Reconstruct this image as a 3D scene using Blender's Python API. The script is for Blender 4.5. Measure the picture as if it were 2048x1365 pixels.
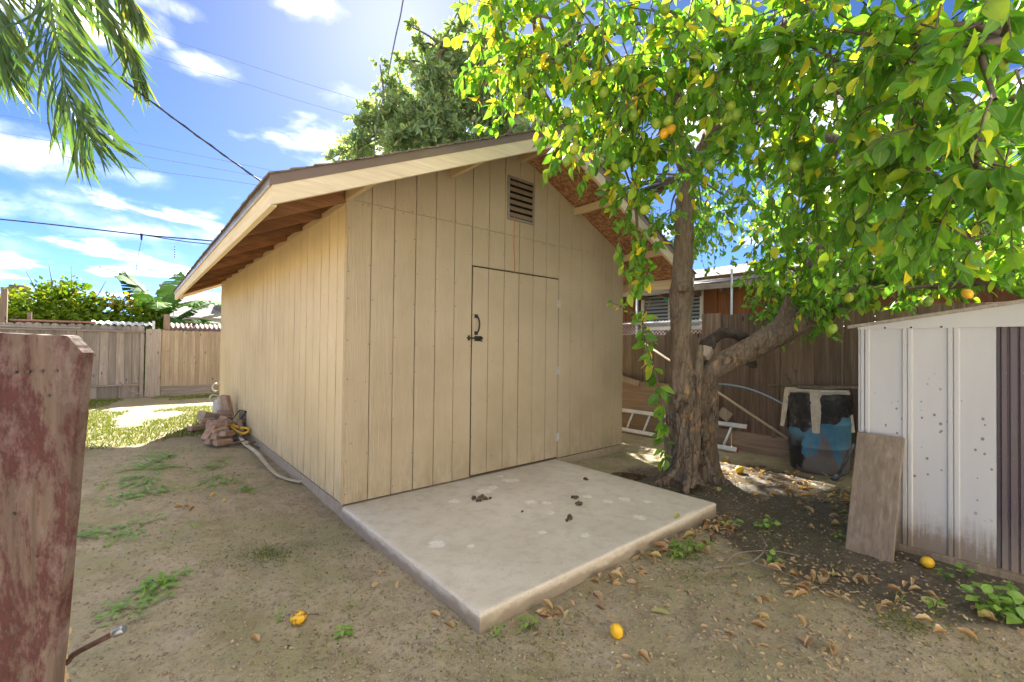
import bpy, math, random
import numpy as np
from mathutils import Vector, Matrix

for o in list(bpy.data.objects):
    bpy.data.objects.remove(o, do_unlink=True)
scene = bpy.context.scene
col = scene.collection
rng = np.random.default_rng(11)
random.seed(11)
R = math.radians
GZ = -0.095                                   # mean level of the dirt yard

# ------------------------------------------------------------------ camera
CAM = np.array((-1.2886, -3.5468, 1.2742))
FPX = 891.55                                  # focal length in pixels of a 2048 px wide frame
yaw, pitch, roll = 0.7063, 0.0132, 0.0116
_F = np.array((math.sin(yaw) * math.cos(pitch), math.cos(yaw) * math.cos(pitch), math.sin(pitch)))
_R = np.cross(_F, (0, 0, 1.0)); _R /= np.linalg.norm(_R)
_U = np.cross(_R, _F)
CR = _R * math.cos(roll) + _U * math.sin(roll)
CU = _U * math.cos(roll) - _R * math.sin(roll)
cd = bpy.data.cameras.new('camera')
cd.sensor_width = 36.0
cd.lens = FPX / 2048 * 36
cd.clip_start = 0.05
cd.clip_end = 2000
cam = bpy.data.objects.new('camera', cd)
cam.matrix_world = Matrix(((CR[0], CU[0], -_F[0], CAM[0]), (CR[1], CU[1], -_F[1], CAM[1]),
                           (CR[2], CU[2], -_F[2], CAM[2]), (0, 0, 0, 1)))
col.objects.link(cam)
scene.camera = cam


def at(x, y, d):
    """world point seen at (x, y) of the 2048 px photograph at depth d metres"""
    return CAM + d * (_F + CR * (x - 1024) / FPX - CU * (y - 682.5) / FPX)


# ------------------------------------------------------------------ node helpers
class NT:
    def __init__(s, tree):
        s.t = tree
        s.t.nodes.clear()

    def n(s, typ, props=None, **ins):
        nd = s.t.nodes.new(typ)
        for k, v in (props or {}).items():
            setattr(nd, k, v)
        for k, v in ins.items():
            key = int(k[1:]) if k[0] == '_' and k[1:].isdigit() else k.replace('__', ' ')
            s.put(nd.inputs[key], v)
        return nd

    def put(s, sock, v):
        if isinstance(v, bpy.types.NodeSocket):
            s.t.links.new(v, sock)
        elif isinstance(v, (tuple, list)) and sock.type == 'RGBA' and len(v) == 3:
            sock.default_value = (*v, 1)
        else:
            sock.default_value = v

    def m(s, op, a, b=0.5, clamp=False):
        return s.n('ShaderNodeMath', dict(operation=op, use_clamp=clamp), _0=a, _1=b).outputs[0]

    def vm(s, op, a, b=(0, 0, 0)):
        nd = s.n('ShaderNodeVectorMath', dict(operation=op), _0=a, _1=b)
        return nd.outputs['Value'] if op in ('DOT_PRODUCT', 'LENGTH', 'DISTANCE') else nd.outputs[0]

    def noise(s, vec, scale, detail=4.0, rough=0.55, dist=0.0):
        return s.n('ShaderNodeTexNoise', None, Vector=vec, Scale=scale, Detail=detail, Roughness=rough, Distortion=dist).outputs[0]

    def ramp(s, fac, stops, interp='LINEAR'):
        nd = s.n('ShaderNodeValToRGB', None, Fac=fac)
        e = nd.color_ramp
        e.interpolation = interp
        while len(e.elements) < len(stops):
            e.elements.new(0.5)
        for el, (p, c) in zip(e.elements, stops):
            el.position = p
            if isinstance(c, (int, float)):
                c = (c, c, c)
            el.color = (*c, 1)
        return nd.outputs[0]

    def mix(s, fac, a, b, mode='MIX'):
        nd = s.n('ShaderNodeMix', dict(data_type='RGBA', blend_type=mode))
        s.put(nd.inputs[0], fac); s.put(nd.inputs[6], a); s.put(nd.inputs[7], b)
        return nd.outputs[2]

    def pos(s):
        return s.n('ShaderNodeNewGeometry').outputs['Position']

    def sc(s, vec, scale, loc=(0, 0, 0)):
        return s.n('ShaderNodeMapping', None, Vector=vec, Scale=scale, Location=loc).outputs[0]

    def rnd(s):
        return s.n('ShaderNodeObjectInfo').outputs['Random']

    def bump(s, h, strength=0.4, dist=0.01, normal=None):
        nd = s.n('ShaderNodeBump', None, Height=h, Strength=strength, Distance=dist)
        if normal is not None:
            s.t.links.new(normal, nd.inputs['Normal'])
        return nd.outputs[0]

    def pr(s, color, rough=0.6, normal=None, metal=0.0, spec=0.5, **kw):
        nd = s.n('ShaderNodeBsdfPrincipled', None, Roughness=rough, Metallic=metal)
        s.put(nd.inputs['Base Color'], color)
        s.put(nd.inputs['Specular IOR Level'], spec)
        if normal is not None:
            s.t.links.new(normal, nd.inputs['Normal'])
        for k, v in kw.items():
            s.put(nd.inputs[k.replace('__', ' ')], v)
        return nd.outputs[0]

    def out(s, sh):
        o = s.n('ShaderNodeOutputMaterial')
        s.t.links.new(sh, o.inputs['Surface'])


def new_mat(name):
    m = bpy.data.materials.new(name)
    m.use_nodes = True
    return m, NT(m.node_tree)


# ------------------------------------------------------------------ world, sun, exposure
SUN = np.array((0.3478, 0.7119, 0.6101))
SUN_EL = math.asin(SUN[2])
SUN_AZ = math.atan2(SUN[0], SUN[1])           # from +Y towards +X
w = bpy.data.worlds.new('World')
scene.world = w
w.use_nodes = True
t = NT(w.node_tree)
CLOUD_OFF = (-5.0, 6.0, 1.0)
sky = t.n('ShaderNodeTexSky', dict(sky_type='NISHITA', sun_disc=False, sun_elevation=SUN_EL, sun_rotation=SUN_AZ,
                                   altitude=300, air_density=0.135, dust_density=0.07, ozone_density=2.4))
dirv = t.n('ShaderNodeTexCoord').outputs['Generated']
sep = t.n('ShaderNodeSeparateXYZ', None, Vector=dirv)
zc = t.m('ADD', t.m('MAXIMUM', sep.outputs[2], 0.0), 0.10)
flat = t.vm('DIVIDE', dirv, t.n('ShaderNodeCombineXYZ', None, X=zc, Y=zc, Z=1.0).outputs[0])
n1 = t.noise(t.sc(flat, (1.0, 1.0, 3.0), CLOUD_OFF), 1.3, 5, 0.55, 0.3)
n2 = t.noise(t.sc(dirv, (1, 1, 1.7)), 9.0, 6, 0.6, 0.35)
puff = t.m('MULTIPLY', t.m('SUBTRACT', n2, 0.5), 1.15)
# cloud banks at the places where they hang in this sky, (pixel x, y, half width, half height, weight)
banks = [(410, 138, 95, 30, .95), (690, 195, 75, 38, 1.0), (625, 0, 80, 50, 1.1), (50, 305, 110, 62, 1.1), (130, 388, 62, 30, 1.0),
         (245, 352, 90, 28, .75), (200, 440, 300, 42, .9), (110, 500, 200, 30, .6), (330, 520, 160, 35, .5), (310, 0, 90, 26, .9)]
bank = None
for (px, py, hw, hh, wt) in banks:
    c = at(px, py, 1.0) - CAM
    c = c / np.linalg.norm(c)
    tu = np.cross(c, (0, 0, 1.0)); tu /= np.linalg.norm(tu)
    tv = np.cross(tu, c)
    hw, hh = hw * .85, hh * .85
    k = np.linalg.norm(at(px, py, 1.0) - CAM) * FPX
    u = t.m('DIVIDE', t.vm('DOT_PRODUCT', dirv, tuple(tu)), hw / k)
    v = t.m('DIVIDE', t.vm('DOT_PRODUCT', dirv, tuple(tv)), hh / k)
    r2 = t.m('ADD', t.m('MULTIPLY', u, u), t.m('MULTIPLY', v, v))
    front = t.m('GREATER_THAN', t.vm('DOT_PRODUCT', dirv, tuple(c)), 0.2)
    g = t.m('MULTIPLY', t.m('MULTIPLY', t.m('SUBTRACT', 1.0, t.m('MULTIPLY', r2, 0.42), True), front), wt * 0.62)
    bank = g if bank is None else t.m('MAXIMUM', bank, g)
field = t.ramp(n1, [(0.47, 0), (0.62, 1)])
cover = t.m('ADD', t.m('MAXIMUM', bank, t.m('MULTIPLY', field, 0.82)), puff)
mask = t.ramp(cover, [(0.30, 0), (0.42, 0.03), (0.54, 0.10), (0.66, 0.28), (0.78, 1)])
shade = t.ramp(t.noise(t.sc(dirv, (1, 1, 1.9), (0, 0, 0.03)), 8.0, 4, 0.6), [(0.34, (1.75, 1.9, 2.15)), (0.60, (10.5, 10.1, 9.5))])
hsv = t.n('ShaderNodeHueSaturation', None, Saturation=1.13, Value=1.0, Color=sky.outputs[0])
skyc = t.mix(t.m('MULTIPLY', mask, 0.9), hsv.outputs[0], shade)
bg = t.n('ShaderNodeBackground', None, Color=skyc, Strength=0.05)
wo = t.n('ShaderNodeOutputWorld')
w.node_tree.links.new(bg.outputs[0], wo.inputs['Surface'])

try:
    w.cycles.sampling_method = 'MANUAL'
    w.cycles.sample_map_resolution = 512
except Exception:
    pass
sd = bpy.data.lights.new('sun', 'SUN')
sd.energy = 2.0
sd.angle = R(0.53)
sd.color = (1.0, 0.94, 0.84)
so = bpy.data.objects.new('sun', sd)
so.rotation_euler = Vector(SUN).to_track_quat('Z', 'Y').to_euler()
so.location = (4, 12, 14)
col.objects.link(so)

vs = scene.view_settings
vs.view_transform = 'Standard'
vs.look = 'None'
vs.gamma = 1.0
vs.exposure = 3.95
vs.use_curve_mapping = False
scene.render.engine = 'CYCLES'
try:
    scene.cycles.max_bounces = 7
    scene.cycles.diffuse_bounces = 3
    scene.cycles.transmission_bounces = 6
    scene.cycles.transparent_max_bounces = 8
    scene.cycles.sample_clamp_indirect = 8
except Exception:
    pass

# ------------------------------------------------------------------ object helpers
WM = {}


def link(o, parent=None):
    col.objects.link(o)
    base = o.matrix_basis.copy()
    WM[o] = base
    if parent is not None:
        o.parent = parent
        o.matrix_parent_inverse = WM[parent].inverted()
    return o


def tag(o, label=None, cat=None, group=None, kind=None):
    if label: o['label'] = label
    if cat: o['category'] = cat
    if group: o['group'] = group
    if kind: o['kind'] = kind
    return o


def thing(name, loc, label, cat, group=None):
    o = bpy.data.objects.new(name, None)
    o.empty_display_size = 0.1
    o.location = loc
    link(o)
    return tag(o, label, cat, group)


def place(name, me, loc=(0, 0, 0), rot=None, scale=(1, 1, 1), parent=None, mat=None):
    """an object that shares the mesh me"""
    o = bpy.data.objects.new(name, me)
    rm = rot if isinstance(rot, Matrix) else (Matrix.Identity(3) if rot is None else
                                              __import__('mathutils').Euler(rot).to_matrix())
    if isinstance(scale, (int, float)): scale = (scale,) * 3
    o.matrix_basis = Matrix.Translation(Vector(loc)) @ rm.to_4x4() @ Matrix.Diagonal((*scale, 1))
    return link(o, parent)


def _cb_topology():
    sg = [(a, b, c) for a in (-1, 1) for b in (-1, 1) for c in (-1, 1)]
    idx = {}
    pts = []
    for s in sg:
        for ax in range(3):
            idx[(s, ax)] = len(pts)
            p = [s[i] * (1.0 if i == ax else 0.8) for i in range(3)]
            pts.append(p)
    faces = []
    for ax in range(3):
        for s in (-1, 1):
            o2 = [i for i in range(3) if i != ax]
            ring = []
            for a, b in ((-1, -1), (1, -1), (1, 1), (-1, 1)):
                k = [0, 0, 0]; k[ax] = s; k[o2[0]] = a; k[o2[1]] = b
                ring.append(idx[(tuple(k), ax)])
            faces.append(ring)
    for ax in range(3):
        o2 = [i for i in range(3) if i != ax]
        for a in (-1, 1):
            for b in (-1, 1):
                k0 = [0, 0, 0]; k0[ax] = -1; k0[o2[0]] = a; k0[o2[1]] = b
                k1 = list(k0); k1[ax] = 1
                k0, k1 = tuple(k0), tuple(k1)
                faces.append([idx[(k0, o2[0])], idx[(k0, o2[1])], idx[(k1, o2[1])], idx[(k1, o2[0])]])
    for s in sg:
        faces.append([idx[(s, 0)], idx[(s, 1)], idx[(s, 2)]])
    P = np.array(pts)
    out = []
    for f in faces:
        c = P[f].mean(0)
        nrm = np.cross(P[f[1]] - P[f[0]], P[f[2]] - P[f[0]])
        out.append(f if nrm @ c > 0 else f[::-1])
    return np.array([s for s in sg for _ in range(3)], float), [ax for _ in sg for ax in range(3)], out


_CS, _CA, _CF = _cb_topology()


class MB:
    def __init__(s):
        s.v = []; s.f = []; s.sm = []

    def add(s, vs_, fs, smooth=False):
        b = len(s.v)
        s.v.extend([tuple(map(float, p)) for p in vs_])
        s.f.extend([tuple(int(i) + b for i in f) for f in fs])
        s.sm.extend([smooth] * len(fs))
        return s

    def box(s, c, size, rot=None, ch=0.0):
        h = np.array(size, float) / 2
        if ch > 0:
            ch = min(ch, h.min() * 0.9)
            P = _CS * h
            for i, ax in enumerate(_CA):
                for k in range(3):
                    if k != ax: P[i, k] -= _CS[i, k] * ch
            F = _CF
        else:
            P = np.array([(a, b, d) for a in (-1, 1) for b in (-1, 1) for d in (-1, 1)], float) * h
            F = [(0, 1, 3, 2), (4, 6, 7, 5), (0, 4, 5, 1), (2, 3, 7, 6), (0, 2, 6, 4), (1, 5, 7, 3)]
        if rot is not None:
            P = P @ np.array(rot).T
        return s.add(P + np.array(c), F)

    def bb(s, lo, hi, ch=0.0):
        lo = np.array(lo, float); hi = np.array(hi, float)
        return s.box((lo + hi) / 2, hi - lo, None, ch)

    def beam(s, a, b, wd, th, ch=0.0, up=(0, 0, 1)):
        a = np.array(a, float); b = np.array(b, float)
        d = b - a; L = np.linalg.norm(d); d = d / L
        sd_ = np.cross(d, up)
        if np.linalg.norm(sd_) < 1e-5: sd_ = np.array((1.0, 0, 0))
        sd_ /= np.linalg.norm(sd_)
        u = np.cross(sd_, d)
        return s.box((a + b) / 2, (L, wd, th), np.stack([d, sd_, u], 1), ch)

    def prism(s, poly, a, b, axis):
        """polygon (two remaining axes, in order) extruded along axis from a to b"""
        n = len(poly)
        def mk(p, q):
            k = list(p); k.insert(axis, q); return k
        P = [mk(p, a) for p in poly] + [mk(p, b) for p in poly]
        A = sum(poly[i][0] * poly[(i + 1) % n][1] - poly[(i + 1) % n][0] * poly[i][1] for i in range(n))
        flip = (A > 0) == (axis in (0, 2))
        f0 = list(range(n)); f1 = list(range(n, 2 * n))
        if flip: f0 = f0[::-1]
        else: f1 = f1[::-1]
        F = [f0, f1]
        for i in range(n):
            j = (i + 1) % n
            q = [i, j, n + j, n + i]
            F.append(q if flip else q[::-1])
        return s.add(P, F)

    def tube(s, path, rad, n=8, cap=True, smooth=True, twist=0.0):
        path = np.array(path, float)
        m = len(path)
        rad = np.full(m, rad) if np.isscalar(rad) else np.array(rad, float)
        tg = np.gradient(path, axis=0)
        tg /= np.linalg.norm(tg, axis=1)[:, None] + 1e-12
        ref = np.array((0, 0, 1.0)) if abs(tg[0][2]) < 0.9 else np.array((1.0, 0, 0))
        u = np.cross(tg[0], ref); u /= np.linalg.norm(u)
        V = []
        for i in range(m):
            u = u - tg[i] * (u @ tg[i]); u /= np.linalg.norm(u) + 1e-12
            v = np.cross(tg[i], u)
            for k in range(n):
                a = 2 * math.pi * k / n + twist * i
                V.append(path[i] + rad[i] * (math.cos(a) * u + math.sin(a) * v))
        F = []
        for i in range(m - 1):
            for k in range(n):
                k2 = (k + 1) % n
                F.append((i * n + k, i * n + k2, (i + 1) * n + k2, (i + 1) * n + k))
        b = len(s.v)
        s.add(V, F, smooth)
        if cap:
            s.f.append(tuple(b + k for k in range(n))[::-1]); s.sm.append(False)
            s.f.append(tuple(b + (m - 1) * n + k for k in range(n))); s.sm.append(False)
        return s

    def lathe(s, prof, n=24, c=(0, 0, 0), smooth=True):
        V = []; F = []
        for (r, z) in prof:
            for k in range(n):
                a = 2 * math.pi * k / n
                V.append((c[0] + r * math.cos(a), c[1] + r * math.sin(a), c[2] + z))
        for i in range(len(prof) - 1):
            for k in range(n):
                k2 = (k + 1) % n
                F.append((i * n + k, i * n + k2, (i + 1) * n + k2, (i + 1) * n + k))
        return s.add(V, F, smooth)

    def mesh(s, name, mat):
        me = bpy.data.meshes.new(name)
        me.from_pydata(s.v, [], s.f)
        me.polygons.foreach_set('use_smooth', s.sm)
        if mat: me.materials.append(mat)
        me.update()
        return me

    def build(s, name, mat, parent=None):
        o = bpy.data.objects.new(name, s.mesh(name, mat))
        return link(o, parent)


def rotm(ax, ay=0.0, az=0.0):
    return np.array((Matrix.Rotation(az, 3, 'Z') @ Matrix.Rotation(ay, 3, 'Y') @ Matrix.Rotation(ax, 3, 'X')))


# ------------------------------------------------------------------ numpy noise
def _h(i, j, k):
    n = (i * 374761393 + j * 668265263 + k * 1274126177) & 0xffffffff
    n = ((n ^ (n >> 13)) * 1274126177) & 0xffffffff
    return ((n ^ (n >> 16)) & 0xffff) / 65535.0


def vnoise(p):
    p = np.asarray(p, float)
    i = np.floor(p).astype(np.int64); f = p - i
    f = f * f * (3 - 2 * f)
    r = 0
    for a in (0, 1):
        for b in (0, 1):
            for c in (0, 1):
                wt = (f[:, 0] if a else 1 - f[:, 0]) * (f[:, 1] if b else 1 - f[:, 1]) * (f[:, 2] if c else 1 - f[:, 2])
                r = r + wt * _h(i[:, 0] + a, i[:, 1] + b, i[:, 2] + c)
    return r


def fbm(p, o=4):
    p = np.asarray(p, float); r = 0; a = 0.5
    for k in range(o):
        r = r + a * vnoise(p * 2 ** k + 17.3 * k); a *= 0.5
    return r / (1 - 0.5 ** o)


def gh(x, y):
    """height of the yard"""
    x = np.atleast_1d(np.asarray(x, float)); y = np.atleast_1d(np.asarray(y, float))
    z3 = np.zeros_like(x)
    h = GZ + 0.05 * (fbm(np.stack([x * .8, y * .8, z3], 1), 3) - .5)
    h += 0.022 * (fbm(np.stack([x * 5, y * 5, z3 + 3], 1), 4) - .5)
    h += 0.012 * (fbm(np.stack([x * 22, y * 22, z3 + 9], 1), 3) - .5)
    h -= 0.03 * np.exp(-((x - 2.7) ** 2 / .5 + (y + 1.9) ** 2 / .35))
    h -= 0.022 * np.exp(-((x - 2.35) ** 2 / .12 + (y + 3.1) ** 2 / .4))
    h -= 0.02 * np.exp(-((x + .75) ** 2 / .02 + (y - 1.7) ** 2 / 2.5))
    h += 0.03 * np.exp(-((x - 3.15) ** 2 + (y + 1.2) ** 2) / .12)
    return h


def g1(x, y):
    return float(gh(x, y)[0])


def smooth_path(pts, n=12):
    """Catmull-Rom through pts"""
    p = np.array(pts, float)
    p = np.vstack([2 * p[0] - p[1], p, 2 * p[-1] - p[-2]])
    out = []
    for i in range(1, len(p) - 2):
        for u in np.linspace(0, 1, n, endpoint=False):
            a, b, c, d = p[i - 1], p[i], p[i + 1], p[i + 2]
            out.append(.5 * ((2 * b) + (c - a) * u + (2 * a - 5 * b + 4 * c - d) * u * u + (3 * b - a - 3 * c + d) * u ** 3))
    out.append(p[-2])
    return np.array(out)


# ------------------------------------------------------------------ leaf clouds
LEAF_U = [0, .14, .38, .64, .86, 1]
LEAF_F = [.05, .15, .29, .45, .61, .76, .89]


def leaf_template(widths, fold=.18, droop=.22, wave=0.0, fine=False):
    V = [(0, 0, 0)]; LV = [0]
    us = LEAF_F if fine else LEAF_U[1:-1]
    if fine:
        xs = [0] + LEAF_U[1:-1] + [1]
        xw = [0] + list(widths) + [0]
        # rounded outline through the given half widths
        dense = smooth_path([(p, q, 0) for p, q in zip(xs, xw)], 10)
        widths = [max(.012, float(np.interp(u, dense[:, 0], dense[:, 1]))) for u in us]
    ns = len(us)
    for u, wd in zip(us, widths):
        dz = -droop * u * u
        V += [(u, -wd, fold * wd * 2 + dz + wave * math.sin(u * 9)), (u, 0, dz), (u, wd, fold * wd * 2 + dz - wave * math.sin(u * 8 + 1))]
        LV += [1, 0, 1]
    V.append((1, 0, -droop)); LV.append(0)
    T = [(0, 2, 1), (0, 3, 2)]
    for k in range(ns - 1):
        a = 1 + 3 * k; b = a + 3
        T += [(a, a + 1, b + 1), (a, b + 1, b), (a + 1, a + 2, b + 2), (a + 1, b + 2, b + 1)]
    e = 3 * ns - 2
    T += [(e, e + 1, e + 3), (e + 1, e + 2, e + 3)]
    return np.array(V, float), np.array(T, int), np.array(LV, float)


T_LEMON = leaf_template([.15, .27, .25, .12], fine=True)
T_NARROW = leaf_template([.07, .12, .11, .06], .2, .2)
T_ROUND = leaf_template([.22, .36, .36, .24], .1, .12)
_sv = np.array([(0, 0, 0), (.45, -.25, .06), (.5, 0, 0), (.45, .25, .06), (1, 0, -.12)], float)
T_SMALL = (_sv, np.array([(0, 2, 1), (0, 3, 2), (1, 2, 4), (2, 3, 4)]), np.array([0, 1, 0, 1, 0.]))
T_BLADE = (np.array([(0, -.03, 0), (0, .03, 0), (.5, -.025, .02), (.5, .025, .02), (1, 0, -.06)], float),
           np.array([(0, 1, 3), (0, 3, 2), (2, 3, 4)]), np.array([0., 1, 0, 1, 0]))


def frames(axis, up):
    axis = axis / (np.linalg.norm(axis, axis=1)[:, None] + 1e-9)
    sd_ = np.cross(up, axis)
    sd_ /= np.linalg.norm(sd_, axis=1)[:, None] + 1e-9
    nrm = np.cross(axis, sd_)
    return axis, sd_, nrm


def leaf_mesh(name, mat, tpl, pos, axis, up, length, rnd=None, wscale=1.0):
    V, T, LV = tpl
    a, s_, n_ = frames(axis, up)
    N = len(pos); k = len(V)
    L = length[:, None, None]
    ws = wscale if np.isscalar(wscale) else wscale[:, None, None]
    P = pos[:, None, :] + L * (V[None, :, 0:1] * a[:, None, :] + ws * V[None, :, 1:2] * s_[:, None, :] + V[None, :, 2:3] * n_[:, None, :])
    P = P.reshape(-1, 3)
    F = (T[None] + (np.arange(N) * k)[:, None, None]).reshape(-1, 3)
    me = bpy.data.meshes.new(name)
    me.vertices.add(len(P)); me.vertices.foreach_set('co', P.astype(np.float32).ravel())
    me.loops.add(F.size); me.loops.foreach_set('vertex_index', F.astype(np.int32).ravel())
    me.polygons.add(len(F))
    me.polygons.foreach_set('loop_start', np.arange(0, F.size, 3, dtype=np.int32))
    me.polygons.foreach_set('loop_total', np.full(len(F), 3, np.int32))
    me.update(calc_edges=True)
    me.polygons.foreach_set('use_smooth', np.ones(len(F), bool))
    if rnd is None: rnd = rng.random(N)
    at1 = me.attributes.new('rnd', 'FLOAT', 'POINT'); at1.data.foreach_set('value', np.repeat(rnd, k).astype(np.float32))
    at2 = me.attributes.new('lv', 'FLOAT', 'POINT'); at2.data.foreach_set('value', np.tile(LV, N).astype(np.float32))
    me.materials.append(mat)
    return me


def leaf_cloud(name, mat, tpl, pos, axis, up, length, parent=None, rnd=None, wscale=1.0):
    me = leaf_mesh(name, mat, tpl, pos, axis, up, length, rnd, wscale)
    return link(bpy.data.objects.new(name, me), parent)


def unit(n):
    v = rng.normal(size=(n, 3))
    return v / np.linalg.norm(v, axis=1)[:, None]


# ------------------------------------------------------------------ materials
MAT = {}


def siding(name, c):
    m, t = new_mat(name)
    p = t.pos()
    r = t.rnd()
    off = t.vm('ADD', p, t.n('ShaderNodeCombineXYZ', None, X=t.m('MULTIPLY', r, 37.0), Y=0.0, Z=t.m('MULTIPLY', r, 11.0)).outputs[0])
    grain = t.noise(t.sc(off, (75, 75, 5)), 1.0, 5, 0.6, 0.8)
    ring = t.n('ShaderNodeTexWave', dict(wave_type='BANDS', bands_direction='X'), Vector=t.sc(off, (1, 1, .07)), Scale=28.0, Distortion=7.0, Detail=3.0, Detail__Scale=1.2).outputs['Fac']
    big = t.noise(p, 1.1, 4, 0.6)
    fine = t.noise(p, 90.0, 3, 0.6)
    cc = t.mix(t.ramp(big, [(0.3, 0), (0.7, 1)]), tuple(x * 1.04 for x in c), (c[0] * .84, c[1] * .82, c[2] * .78))
    cc = t.mix(t.m('MULTIPLY', t.ramp(grain, [(0.2, 1), (0.42, 0)]), 0.45), cc, tuple(x * .62 for x in c))
    cc = t.mix(t.m('MULTIPLY', t.m('SUBTRACT', r, 0.5), 0.25, True), cc, (c[0] * .8, c[1] * .76, c[2] * .7))
    sp = t.n('ShaderNodeSeparateXYZ', None, Vector=p).outputs[2]
    dirt = t.m('MULTIPLY', t.ramp(sp, [(0.0, 1), (0.12, .6), (0.45, 0)]), t.ramp(t.noise(t.sc(p, (11, 11, 5)), 1.0, 6, .7), [(0.40, 0), (0.66, 1)]))
    cc = t.mix(t.m('MULTIPLY', dirt, 0.5), cc, (.2, .145, .09))
    spots = t.ramp(t.noise(p, 26.0, 2, 0.4), [(0.735, 0), (0.76, 1)])
    cc = t.mix(t.m('MULTIPLY', spots, 0.45), cc, (.16, .11, .07))
    h = t.m('ADD', t.m('ADD', t.m('MULTIPLY', grain, 0.6), t.m('MULTIPLY', ring, 0.55)), t.m('MULTIPLY', fine, 0.2))
    t.out(t.pr(cc, 0.55, t.bump(h, 0.75, 0.007), spec=0.3))
    MAT[name] = m


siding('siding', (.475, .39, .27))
siding('siding_side_lit', (.67, .535, .315))  # same tan paint, lightened and yellowed for light bounced onto the side wall


def simple(name, c, c2=None, rough=.6, scale=6.0, bump=.2, bd=.004, metal=0.0, spec=.5, stretch=(1, 1, 1), detail=5, lo=.35, hi=.65):
    m, t = new_mat(name)
    p = t.sc(t.pos(), stretch)
    nz = t.noise(p, scale, detail, 0.62)
    cc = t.mix(t.ramp(nz, [(lo, 0), (hi, 1)]), c, c2 or tuple(x * .75 for x in c))
    t.out(t.pr(cc, rough, t.bump(t.noise(p, scale * 5, 4, .6), bump, bd) if bump else None, metal, spec))
    MAT[name] = m
    return m


def wood(name, cols, axis=2, rough=.8, knots=True, streak=1.0, peel=None, varia=.5):
    """weathered boards; grain along axis; each board takes its own tone"""
    m, t = new_mat(name)
    p = t.pos()
    r = t.rnd()
    off = t.vm('ADD', p, t.n('ShaderNodeCombineXYZ', None, X=t.m('MULTIPLY', r, 71.0), Y=t.m('MULTIPLY', r, 43.0), Z=t.m('MULTIPLY', r, 29.0)).outputs[0])
    s3 = [42.0, 42.0, 42.0]; s3[axis] = 1.7
    g = t.noise(t.sc(off, tuple(s3)), 1.0, 6, 0.62, 0.6)
    s4 = [9.0, 9.0, 9.0]; s4[axis] = 1.2
    b = t.noise(t.sc(off, tuple(s4)), 1.0, 4, 0.6, 1.0)
    cc = t.ramp(g, [(0.25, cols[0]), (0.5, cols[1]), (0.75, cols[2])])
    cc = t.mix(t.ramp(b, [(.35, 0), (.72, .75)]), cc, cols[0])
    tone = t.ramp(r, [(0, 1 - varia * .55), (1, 1 + varia * .4)])
    cc = t.mix(1.0, cc, tone, 'MULTIPLY')
    h = g
    if knots:
        s5 = [7.0, 7.0, 7.0]; s5[axis] = 2.6
        vd = t.n('ShaderNodeTexVoronoi', None, Vector=t.sc(off, tuple(s5)), Scale=1.0).outputs['Distance']
        cc = t.mix(t.ramp(vd, [(.05, .85), (.13, 0)]), cc, tuple(x * .3 for x in cols[0]))
    if peel:
        pn = t.m('ADD', t.m('MULTIPLY', t.noise(t.sc(off, (11, 11, 5)), 1.0, 7, .74, .3), .8), t.m('MULTIPLY', g, .24))
        msk = t.ramp(pn, [(.49, 0), (.56, 1)])
        cc = t.mix(t.m('MULTIPLY', msk, .9), cc, t.ramp(t.noise(off, 60, 3), [(.3, peel), (.7, tuple(x * .6 for x in peel))]))
        wn = t.ramp(t.noise(t.sc(off, (15, 15, 9)), 1.0, 6, .75), [(.52, 0), (.66, 1)])
        cc = t.mix(t.m('MULTIPLY', wn, .4), cc, (.24, .185, .18))
    crack = t.ramp(g, [(.22, 1), (.3, 0)])
    cc = t.mix(t.m('MULTIPLY', crack, .6 * streak), cc, tuple(x * .22 for x in cols[0]))
    t.out(t.pr(cc, rough, t.bump(h, .55, .004), spec=.25))
    MAT[name] = m
    return m


wood('fence_grey', [(0.209, 0.171, 0.140), (0.324, 0.275, 0.230), (0.418, 0.369, 0.321)])
wood('fence_grey_h', [(0.199, 0.165, 0.140), (0.314, 0.275, 0.230), (0.418, 0.374, 0.327)], axis=0)
wood('fence_tan', [(.27, .205, .14), (.40, .32, .225), (.49, .405, .30)], varia=.4)
wood('fence_dark', [(0.130, 0.090, 0.066), (0.249, 0.176, 0.124), (0.404, 0.296, 0.214)], varia=.6)
wood('fence_dark_h', [(0.214, 0.154, 0.109), (0.356, 0.261, 0.185), (0.499, 0.380, 0.273)], axis=1)
wood('fence_brown', [(.13, .095, .066), (.22, .165, .115), (.31, .245, .18)], varia=.4)
wood('plank', [(.15, .112, .078), (.245, .188, .135), (.345, .28, .21)], varia=.2, knots=False)
wood('red_board', [(.065, .043, .033), (.135, .095, .074), (.21, .16, .13)], peel=(.075, .019, .020), varia=.1, knots=False)
wood('raw_wood', [(.33, .2, .09), (.52, .36, .19), (.66, .5, .31)], varia=.2, knots=False)
wood('ply', [(.20, .145, .10), (.28, .205, .145), (.36, .275, .20)], axis=1, varia=.3, knots=False)
wood('cut_wood', [(.24, .19, .14), (.38, .31, .24), (.48, .41, .33)], varia=.3, knots=False)
wood('stain', [(.15, .066, .028), (.25, .118, .052), (.34, .175, .082)], axis=0, varia=.5, knots=False, streak=.4)
wood('orange_lit_wood', [(.14, .060, .026), (.22, .098, .042), (.29, .135, .06)], varia=.3, knots=False, streak=.5)  # wood siding, its orange also standing in for sunlight on the wall
wood('fascia', [(0.564, 0.462, 0.306), (0.720, 0.612, 0.438), (0.792, 0.690, 0.516)], axis=0, varia=.1, knots=False, streak=.25)
wood('fascia_y', [(0.600, 0.480, 0.288), (0.744, 0.624, 0.402), (0.816, 0.702, 0.480)], axis=1, varia=.1, knots=False, streak=.25)
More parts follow.
